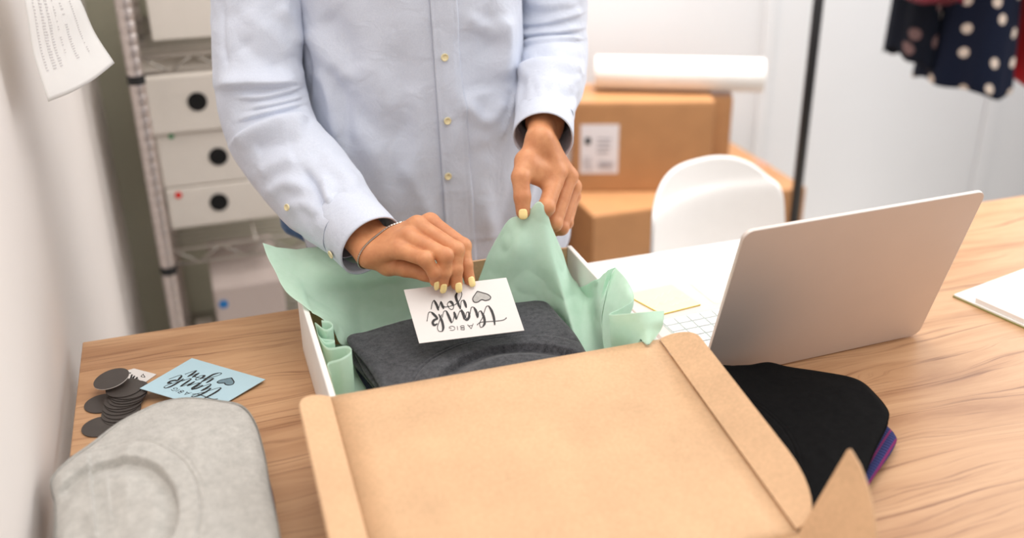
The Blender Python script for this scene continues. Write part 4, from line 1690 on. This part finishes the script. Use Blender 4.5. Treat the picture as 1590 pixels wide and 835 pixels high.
def body_fn(P):
    c = lambda x, y, z: np.array([x, y, z])
    d = ell(P, (0.335, 1.555, 1.20), (.145, .090, .22))
    d = sm_min(d, ell(P, (0.340, 1.560, 0.93), (.165, .100, .16)), .05)
    d = sm_min(d, cone_sdf(P, R_sh, L_sh, .045, .045), .05)
    d = sm_min(d, cone_sdf(P, c(.335, 1.565, 1.36), c(.335, 1.55, 1.50), .052, .05), .03)
    d = sm_min(d, ell(P, HCt, (.072, .092, .105)), .02)
    d = sm_min(d, ell(P, HCt + c(0, -.022, -.062), (.052, .062, .058)), .02)
    d = sm_min(d, cone_sdf(P, HCt + c(0, -.088, .012), HCt + c(0, -.102, -.022), .008, .013), .012)
    for s in (-1, 1):
        d = sm_min(d, ell(P, HCt + c(s * .074, .004, -.01), (.011, .020, .032)), .006)
        d = np.maximum(d, -(np.linalg.norm(P - (HCt + c(s * .029, -.100, .012)), axis=-1) - .014))
        d = sm_min(d, np.linalg.norm(P - (HCt + c(s * .029, -.080, .010)), axis=-1) - .0125, .004)
    d = sm_min(d, cone_sdf(P, HCt + c(-.018, -.080, -.058), HCt + c(.018, -.080, -.058), .008, .008), .008)
    for sh, el, wr, via in ((R_sh, R_elbow, R_wrist, J(402, 0, 1.53)), (L_sh, L_elbow, L_wrist, J(859, 0, 1.54))):
        d = sm_min(d, chain_sdf(P, [sh + np.array([0, .0, -.012]), via, el], [.040, .036, .033], .01), .02)
        d = sm_min(d, cone_sdf(P, el, el + (wr - el) * .6, .035, .026), .02)
    for s in (-1, 1):
        d = sm_min(d, chain_sdf(P, [c(.34 + s * .085, 1.56, .88), c(.34 + s * .08, 1.555, .48), c(.34 + s * .08, 1.57, .09)], [.078, .052, .036], .02), .02)
    return d


Vb, Fb = sdf_mesh(body_fn, (-.05, 1.2, .03), (.75, 1.72, 1.74), .0085)
Vall = np.r_[Vb, Vr, Vl]
Fall = np.r_[Fb, Fr + len(Vb), Fl + len(Vb) + len(Vr)]
body = make('body', Vall, Fall, M['skin'], person)
# hair
def hair_fn(P):
    d = ell(P, HCt + np.array([0, .018, .020]), (.086, .102, .108))
    d = sm_min(d, ell(P, HCt + np.array([0, .085, -.06]), (.06, .045, .12)), .03)
    face = ell(P, HCt + np.array([0, -.10, -.045]), (.066, .09, .10))
    return np.maximum(d, -face)


Vh, Fh = sdf_mesh(hair_fn, HCt - .24, HCt + .24, .008)
make('hair', Vh, Fh, M['hair'], person)


def nail(p_prev, p_tip, r, toward, w=.0044, l=.0062, name='fingernail', shift=0.0, side=None):
    p_prev, p_tip = np.asarray(p_prev), np.asarray(p_tip)
    d = (p_tip - p_prev) / np.linalg.norm(p_tip - p_prev)
    n = np.asarray(toward, float)
    n = n - d * (n @ d)
    n /= np.linalg.norm(n)
    b = np.cross(d, n)
    c = p_tip + d * (r * 0.45 + shift)
    V = []
    K = 11
    for i in range(K):
        for j in range(K):
            a, q = -1 + 2 * i / (K - 1), -1 + 2 * j / (K - 1)
            e = 3.0
            m = max(abs(a), abs(q))
            nr = (abs(a) ** e + abs(q) ** e) ** (1 / e)
            kk = m / nr if nr > 1e-6 else 1
            a, q = a * kk, q * kk
            ang = q * w / r
            drop = 0.0
            if a > 0:
                drop = -(a * a) * r * 0.22
            V.append(c + d * (a * l) + n * (math.cos(ang) * (r * 1.0 + .0006) + drop) + b * math.sin(ang) * r)
    o = make(name, V, grid_faces(K, K), M['nail'], person)
    solidify(o, .0008)
    return o


camdir = lambda p: CAM - np.asarray(p)
for fg in ('index', 'middle', 'ring', 'pinky'):
    p, r = rfing[fg]
    nail(p[-2], p[-1], r[-1], camdir(p[-1]) / np.linalg.norm(camdir(p[-1])) + RT * 0.35, w=r[-1] * .62, l=.0066)
p, r = lfing['thumb']
nail(p[-2], p[-1], r[-1], camdir(p[-1]), w=.0062, l=.0068, shift=-.001)

# bracelet on the right wrist
fa = (R_elbow - R_wrist) / np.linalg.norm(R_elbow - R_wrist)
bc_ = R_wrist + fa * (-0.004)
bx, by, bd_ = frame_for(fa + RT * -0.25)
mb = MB()
NB = 64
pts = []
for i in range(NB):
    a = 2 * math.pi * i / NB
    dr = bx * math.cos(a) + by * math.sin(a)
    lo, hi = 0.0, .06
    for _ in range(22):
        m_ = (lo + hi) / 2
        if rfn((bc_ + dr * m_)[None, None, :])[0, 0] < 0.0012:
            lo = m_
        else:
            hi = m_
    pts.append(bc_ + dr * hi)
for i in range(NB):
    a, b = pts[i], pts[(i + 1) % NB]
    mb.add(*rod_vf(a + (b - a) * .05, a + (b - a) * .85, .0013, .0011, 6))
mb.build('bracelet', M['chain'], person)

def press_folds(V, N, folds):
    """raise or sink cloth along fold lines; each line was read off the photograph and lies on the cloth itself"""
    V, N = np.asarray(V, float), np.asarray(N, float)
    shp = V.shape
    v, n = V.reshape(-1, 3), N.reshape(-1, 3)
    px, py = project(v)
    facing = smooth01(((CAM - v) * n).sum(1) / np.linalg.norm(CAM - v, axis=1) / .25)
    out = np.zeros(len(v))
    for pts, w, amp, sharp in folds:
        C_ = catmull(np.array(pts, float), 48, 0)
        near = (px > C_[:, 0].min() - 4 * w) & (px < C_[:, 0].max() + 4 * w) & (py > C_[:, 1].min() - 4 * w) & (py < C_[:, 1].max() + 4 * w)
        ii = np.nonzero(near)[0]
        if not len(ii):
            continue
        dx, dy = px[ii, None] - C_[None, :, 0], py[ii, None] - C_[None, :, 1]
        k = np.argmin(dx * dx + dy * dy, 1)
        r = np.arange(len(ii))
        T = np.gradient(C_, axis=0)
        T /= np.linalg.norm(T, axis=1, keepdims=True)
        al = k / 47.0
        cr = T[k, 0] * dy[r, k] - T[k, 1] * dx[r, k]
        along = dx[r, k] * T[k, 0] + dy[r, k] * T[k, 1]
        ww = np.where(cr > 0, w * (.28 if sharp else 1), w)
        g = np.exp(-(cr / ww) ** 2) * np.exp(-(along / w) ** 2)
        out[ii] += 1.35 * amp * g * (smooth01(al / .2) * smooth01((1 - al) / .2) * .85 + .15) * facing[ii]
    return (v + n * out[:, None]).reshape(shp)


R_FOLDS = [
    ([(336, 134), (380, 131), (420, 132), (464, 127)], 17, .0120, 1), ([(366, 152), (405, 153), (440, 145), (467, 134)], 7, .0045, 1),
    ([(384, 170), (420, 165), (448, 158), (468, 150)], 7, .0045, 1), ([(368, 188), (405, 179), (440, 171), (470, 161)], 8, .005, 1),
    ([(480, 188), (455, 186), (420, 193), (385, 208), (360, 226)], 18, .0100, 1), ([(506, 332), (497, 305), (488, 285), (470, 260)], 6, -.006, 0),
    ([(514, 318), (506, 295), (500, 275)], 8, .004, 0), ([(400, 272), (430, 255), (462, 246)], 12, .004, 0), ([(412, 302), (445, 286), (480, 292)], 10, .0045, 0),
    ([(440, 330), (470, 318), (500, 332)], 9, .0035, 0), ([(349, 0), (348, 60), (356, 112)], 4, -.002, 0), ([(378, 14), (425, 56), (452, 92)], 15, .004, 0),
    ([(430, 5), (455, 40), (462, 75)], 12, .004, 0), ([(372, 60), (400, 90), (440, 108)], 14, -.003, 0), ([(395, 232), (420, 225), (470, 214)], 12, -.0035, 0), ([(500, 235), (530, 265), (555, 300)], 12, .003, 0)]
L_FOLDS = [
    ([(803, 38), (840, 37), (880, 27), (906, 18)], 10, .005, 1), ([(802, 57), (835, 54), (869, 51), (906, 43)], 8, .006, 1), ([(806, 70), (840, 67), (877, 63), (906, 60)], 7, .0045, 1),
    ([(906, 85), (870, 78), (835, 81), (806, 92)], 8, .004, 0), ([(906, 118), (880, 107), (856, 103), (824, 107), (801, 122)], 15, .0105, 1),
    ([(828, 138), (860, 128), (892, 140)], 12, .004, 0), ([(888, 118), (897, 145), (886, 182)], 8, .004, 0),
    ([(812, 2), (850, 8), (900, 2)], 9, .004, 0)]
T_FOLDS = [
    ([(474, 60), (481, 109), (474, 184)], 4, -.004, 0), ([(476, 40), (505, 85), (545, 135)], 16, .006, 0), ([(490, 100), (512, 150), (522, 235)], 11, .005, 0), ([(510, 95), (535, 160), (540, 240)], 10, -.004, 0),
    ([(500, 20), (530, 60), (560, 120)], 22, -.006, 0), ([(782, 20), (784, 70), (780, 130)], 13, .0075, 0), ([(735, 40), (742, 105), (748, 150)], 26, -.006, 0), ([(714, 150), (753, 186), (790, 145)], 13, .007, 0),
    ([(803, 132), (788, 172), (776, 222)], 8, .006, 1), ([(720, 25), (750, 40), (775, 60)], 12, .004, 0), ([(752, 225), (742, 300), (765, 365)], 16, .004, 0), ([(556, 175), (574, 260), (560, 330)], 20, .004, 0),
    ([(610, 60), (625, 150), (615, 240)], 22, -.004, 0), ([(640, 120), (648, 200), (640, 300)], 14, .0035, 0), ([(505, 230), (520, 290), (560, 340)], 12, -.004, 0), ([(620, 250), (650, 300), (675, 350)], 12, .003, 0)]


# ---- shirt
SZ = np.array([0.70, .76, .82, .88, .95, 1.02, 1.08, 1.15, 1.25, 1.34, 1.40])
SA = np.array([.236, .236, .232, .222, .196, .176, .169, .166, .176, .186, .150])
SCX = np.array([.350, .350, .349, .347, .340, .333, .330, .330, .332, .334, .335])
SB = np.array([.122, .123, .124, .125, .125, .125, .126, .130, .132, .118, .090])
SCY = np.array([1.540, 1.539, 1.538, 1.536, 1.532, 1.528, 1.526, 1.526, 1.528, 1.545, 1.556])


def fold_line(x, z, p0, p1, w, amp):
    p0, p1 = np.array(p0), np.array(p1)
    d = p1 - p0
    L = np.linalg.norm(d)
    d = d / L
    rx, rz = x - p0[0], z - p0[1]
    s = rx * d[0] + rz * d[1]
    n = -rx * d[1] + rz * d[0]
    fade = np.clip(s / (.25 * L), 0, 1) * np.clip((L - s) / (.25 * L), 0, 1)
    return amp * fade * np.exp(-(n / w) ** 2)


def torso_point(th, z):
    """th: 0 = right side (+x), pi/2 = front (-y)"""
    a, cx, b, cy = (np.interp(z, SZ, A) for A in (SA, SCX, SB, SCY))
    e = 2.0 / 2.3
    ct, st = np.cos(th), np.sin(th)
    x = cx + a * np.sign(ct) * np.abs(ct) ** e
    y = cy - b * np.sign(st) * np.abs(st) ** e
    return x, y


FOLDS = [((.445, 1.17), (.455, .99), .020, .008), ((.47, 1.00), (.375, .955), .020, .006), ((.50, .93), (.455, .80), .012, .008), ((.47, .95), (.43, .78), .012, -.005),
         ((.215, 1.12), (.29, 1.00), .022, .006), ((.19, 1.09), (.25, .97), .014, -.005), ((.24, 1.0), (.26, .84), .016, .005), ((.40, 1.16), (.43, 1.08), .018, -.006),
         ((.195, 1.02), (.21, .86), .012, .005), ((.30, .98), (.30, .84), .03, .004), ((.405, .90), (.41, .78), .014, .004), ((.53, .92), (.50, .78), .010, .006)]


def shirt_surface(th, z, off=0.0):
    x, y = torso_point(th, z)
    a, cx, b, cy = (np.interp(z, SZ, A) for A in (SA, SCX, SB, SCY))
    nx, ny = np.cos(th) / a, -np.sin(th) / b
    L = np.sqrt(nx ** 2 + ny ** 2)
    nx, ny = nx / L, ny / L
    d = np.zeros_like(x) + off
    front = np.clip(np.sin(th) * 2, 0, 1)
    for p0, p1, w, amp in FOLDS:
        d = d + front * fold_line(x, z, p0, p1, w, amp)
    P = np.stack([x * 22, y * 22, z * 9], -1)
    d = d + .0045 * vnoise(P, 4) + .002 * vnoise(P * 2.3, 5)
    d = np.where(z < .80, d * .5, d)
    z = np.broadcast_to(z, np.shape(x))
    P0 = np.stack([x + nx * d, y + ny * d, z], -1)
    N0 = np.stack([nx, ny, np.zeros_like(nx)], -1)
    return press_folds(P0, N0, T_FOLDS)


NTt, NZt = 300, 220
TH, ZZ = np.meshgrid(np.linspace(0, 2 * math.pi, NTt, endpoint=False), np.linspace(0, 1, NZt), indexing='ij')
hemz = 0.715 + 0.165 * np.clip(np.abs(np.cos(TH)), 0, 1) ** 6
hemz = np.where(np.cos(TH) > 0, 0.715 + 0.05 * np.abs(np.cos(TH)) ** 6, hemz)
Zt = hemz + (1.40 - hemz) * ZZ
S = shirt_surface(TH, Zt)
sv = S.reshape(-1, 3)
sf = grid_faces(NTt, NZt, True)


def sleeve(path, radii, nu, nv, disp, squash=None):
    """tube along a path; returns verts (nv rings x nu)"""
    Pp = catmull(np.array(path), nv, 0)
    Rr = catmull(np.array(radii, float).reshape(len(radii), -1), nv, 0)[:, 0]
    T = np.gradient(Pp, axis=0)
    T /= np.linalg.norm(T, axis=1, keepdims=True)
    ref = np.array([0, -1.0, 0.25])
    V = np.zeros((nv, nu, 3))
    s = np.r_[0, np.cumsum(np.linalg.norm(np.diff(Pp, axis=0), axis=1))]
    a = 2 * math.pi * np.arange(nu) / nu
    for i in range(nv):
        n = ref - T[i] * (ref @ T[i])
        n /= np.linalg.norm(n)
        b = np.cross(T[i], n)
        r = Rr[i] + disp(s[i], a, Pp[i])
        V[i] = Pp[i] + (np.cos(a) * r)[:, None] * n + (np.sin(a) * r)[:, None] * b
    Nn = V - Pp[:, None, :]
    Nn /= np.linalg.norm(Nn, axis=-1, keepdims=True)
    V = press_folds(V, Nn, squash)
    return V, s, Pp, T


def bumpf(s, s0, w):
    return np.exp(-((s - s0) / w) ** 2)


rpath = [R_sh + np.array([.01, 0, .02]), J(404, -90, 1.545), J(402, 0, 1.525), J(400, 100, 1.495), J(412, 175, 1.465), J(438, 232, 1.425), J(486, 290, 1.36), J(532, 338, 1.295), J(552, 358, 1.264)]
rrad = [.075, .066, .064, .0615, .0635, .0625, .057, .050, .046]


def rdisp(s, a, p):
    d = np.zeros_like(a)
    P = np.stack([np.cos(a) * 1.6, np.sin(a) * 1.6, np.full_like(a, s * 26)], -1)
    d += .006 * vnoise(P, 31) + .003 * vnoise(P * 2.1, 32)
    d += .004 * np.cos(2 * a + s * 18) * np.clip((s - RS_ELB - .05) / .05, 0, 1)
    return d


def path_s(path, k):
    Pp = catmull(np.array(path), 200, 0)
    s = np.r_[0, np.cumsum(np.linalg.norm(np.diff(Pp, axis=0), axis=1))]
    return np.interp(k / (len(path) - 1), np.linspace(0, 1, 200), s)


RS_ELB = path_s(rpath, 4)
VR, sR, PR, TR_ = sleeve(rpath, rrad, 144, 260, rdisp, R_FOLDS)
lpath = [L_sh + np.array([-.005, 0, .01]), J(860, -80, 1.55), J(858, 0, 1.535), J(857, 55, 1.52), J(856, 95, 1.495), J(853, 130, 1.44), J(848, 165, 1.375), J(846, 190, 1.335)]
lrad = [.072, .058, .054, .055, .056, .052, .043, .039]
LS_ELB = path_s(lpath, 4)


def ldisp(s, a, p):
    d = np.zeros_like(a)
    P = np.stack([np.cos(a) * 1.6, np.sin(a) * 1.6, np.full_like(a, s * 26)], -1)
    d += .005 * vnoise(P, 41) + .003 * vnoise(P * 2.1, 42)
    return d


VL, sL, PL, TL_ = sleeve(lpath, lrad, 144, 230, ldisp, L_FOLDS)
allv = [sv, VR.reshape(-1, 3), VL.reshape(-1, 3)]
fR = [(i * 144 + j, i * 144 + (j + 1) % 144, (i + 1) * 144 + (j + 1) % 144, (i + 1) * 144 + j) for i in range(259) for j in range(144)]
fL = [(i * 144 + j, i * 144 + (j + 1) % 144, (i + 1) * 144 + (j + 1) % 144, (i + 1) * 144 + j) for i in range(229) for j in range(144)]
# yoke closing the top
k0 = len(sv)
k1 = k0 + 260 * 144
faces = list(sf) + [tuple(i + k0 for i in q) for q in fR] + [tuple(i + k1 for i in q) for q in fL]
shirt = make('shirt', np.concatenate(allv), faces, M['shirt'], person)
solidify(shirt, .0012, 1.0)


def cuff(path_end, T_end, r0, L, flare, tilt_n, name='cuff', n=96, thick=.0022):
    x, y, d = frame_for(T_end)
    ref = np.array([0, -1.0, 0.25])
    nn = ref - d * (ref @ d)
    nn /= np.linalg.norm(nn)
    b = np.cross(d, nn)
    V = []
    rings = 14
    a = 2 * math.pi * np.arange(n) / n
    for i in range(rings):
        k = i / (rings - 1)
        r = (r0 + .0025) * (1 + flare * k) + .0010 * np.sin(3 * a + 1) - .0012 * bumpf(k, .12, .05) - .0012 * bumpf(k, .92, .04)
        if i == 0:
            r = r - .003
        c = path_end + d * (L * k)
        tilt = tilt_n * k
        V.append(c + (np.cos(a) * r)[:, None] * nn + (np.sin(a) * r)[:, None] * b + d * (tilt * np.cos(a))[:, None])
    V = np.array(V).reshape(-1, 3)
    o = make(name, V, [(i * n + j, i * n + (j + 1) % n, (i + 1) * n + (j + 1) % n, (i + 1) * n + j) for i in range(rings - 1) for j in range(n)], M['shirt'], shirt)
    solidify(o, thick, 1.0)
    return d, nn, b


def button(c, n, r=.0056):
    n = np.asarray(n, float) / np.linalg.norm(n)
    x, y, d = frame_for(n)
    V, seg = [], 24
    for rr, h in ((r * .96, 0), (r, .0008), (r * .92, .0020), (r * .72, .0018), (r * .66, .0012), (r * .1, .0012)):
        for i in range(seg):
            a = 2 * math.pi * i / seg
            V.append(np.asarray(c) + (x * math.cos(a) + y * math.sin(a)) * rr + d * h)
    Fc = [(k * seg + i, k * seg + (i + 1) % seg, (k + 1) * seg + (i + 1) % seg, (k + 1) * seg + i) for k in range(5) for i in range(seg)]
    Fc.append(tuple(range(5 * seg, 6 * seg)))
    return make('button', V, Fc, M['button'], shirt)


cr_d, cr_n, cr_b = cuff(PR[-1] - TR_[-1] * .030, TR_[-1], .0445, .068, -.06, .006)
cl_d, cl_n, cl_b = cuff(PL[-1] - TL_[-1] * .022, TL_[-1], .0375, .062, .02, .004)


# buttons of the right cuff: march the pixel ray onto the cuff cylinder
def ray_hit_cyl(px, py, c, d, r):
    o_, q = CAM - c, ray(px, py)
    oq, qq = o_ - d * (o_ @ d), q - d * (q @ d)
    A, B, Cc = qq @ qq, 2 * oq @ qq, oq @ oq - r * r
    D = B * B - 4 * A * Cc
    if D < 0:
        t = -B / (2 * A)
    else:
        t = (-B - math.sqrt(D)) / (2 * A)
    p = CAM + q * t
    n = p - c - d * ((p - c) @ d)
    return p, n / np.linalg.norm(n)


p, n = ray_hit_cyl(514, 395, PR[-1], TR_[-1], .0485)
button(p, n)
p, n = ray_hit_cyl(446, 322, J(470, 285, 1.37), (J(532, 338, 1.295) - J(438, 232, 1.425)) / np.linalg.norm(J(532, 338, 1.295) - J(438, 232, 1.425)), .060)
button(p, n, .0048)

# placket and its buttons
NPz, NPx = 160, 14
zz = np.linspace(.717, 1.395, NPz)
PV = []


def front_theta(x, z):
    a, cx = np.interp(z, SZ, SA), np.interp(z, SZ, SCX)
    e = 2.0 / 2.3
    c = (x - cx) / a
    return np.arccos(np.sign(c) * np.abs(c) ** (1 / e))


xl0, xr0 = J(668, 20, 1.40), J(711, 20, 1.40)
xl1, xr1 = J(690, 330, 1.41), J(735, 330, 1.41)


def placket_x(u, z):
    kz = (z - xl1[2]) / (xl0[2] - xl1[2])
    l = xl1[0] + (xl0[0] - xl1[0]) * kz
    r = xr1[0] + (xr0[0] - xr1[0]) * kz
    return l + (r - l) * u


for z in zz:
    for j in range(NPx):
        u = j / (NPx - 1)
        x = placket_x(u, z)
        edge_ = .0036 - (.0030 if j == NPx - 1 else 0) - (.0009 if j in (2, NPx - 3) else 0)
        pk = .0007 * math.sin(z * 700 + u * 2) * (1 if j in (1, 2, 3, NPx - 2, NPx - 3, NPx - 4) else .3)
        PV.append(shirt_surface(np.array(front_theta(x, z)), np.array(z), edge_ + pk))
pl = make('placket', PV, grid_faces(NPz, NPx), M['shirt'], shirt)
solidify(pl, .0014, 1.0)
for px, py in ((688, 87), (693, 186), (695, 273), (684, -20), (680, -120)):
    q = J(px, py, 1.405)
    z = q[2]
    x = placket_x(.5, z) if py < 0 else q[0]
    s_ = shirt_surface(np.array(front_theta(x, z)), np.array(z), .0042)
    button(s_, (0.02, -1, .05))
# collar (above the frame)
V = []
for i in range(64):
    a = 2 * math.pi * i / 64
    for r, z in ((.075, 1.375), (.068, 1.42), (.066, 1.435), (.085, 1.385)):
        V.append((.335 + r * math.cos(a), 1.556 + r * .95 * math.sin(a), z - .03 * max(0, -math.sin(a))))
o = make('collar', V, grid_faces(64, 4, True), M['shirt'], shirt)
solidify(o, .0015, 1.0)

# ---- jeans and shoes
V = []
rows = []
NJ = 64


def ringpts(cx, cy, a, b, z, e=2.3):
    out = []
    for i in range(NJ):
        t = 2 * math.pi * i / NJ
        out.append((cx + a * math.copysign(abs(math.cos(t)) ** (2 / e), math.cos(t)), cy - b * math.copysign(abs(math.sin(t)) ** (2 / e), math.sin(t)), z))
    return out


def jeans_fn(P):
    c = lambda x, y, z: np.array([x, y, z])
    q = (P - c(.338, 1.555, 0)) / c(.232, .100, 1)
    rad = np.sqrt(q[..., 0] ** 2 + q[..., 1] ** 2)
    d = np.maximum((rad - 1) * .100, np.maximum(P[..., 2] - .985, .80 - P[..., 2]))
    for s in (-1, 1):
        leg = chain_sdf(P, [c(.345 + s * .105, 1.555, .83), c(.345 + s * .095, 1.555, .46), c(.345 + s * .09, 1.57, .085)], [.104, .070, .055], .02)
        d = sm_min(d, np.maximum(leg, .085 - P[..., 2]), .03)
    return d


Vj, Fj = sdf_mesh(jeans_fn, (.02, 1.38, .04), (.68, 1.74, 1.02), .0085)
make('jeans', Vj, Fj, M['denim'], person)
for s in (-1, 1):
    def shoe_fn(P, s=s):
        d = cone_sdf(P, (.345 + s * .09, 1.60, .045), (.345 + s * .10, 1.46, .036), .042, .034)
        d = sm_min(d, cone_sdf(P, (.345 + s * .09, 1.58, .05), (.345 + s * .09, 1.58, .10), .042, .045), .02)
        return np.maximum(d, .002 - P[..., 2])
    Vs, Fs = sdf_mesh(shoe_fn, (.345 + s * .095 - .09, 1.38, -.02), (.345 + s * .095 + .09, 1.70, .17), .006)
    make('shoe', Vs, Fs, M['shoe'], person)
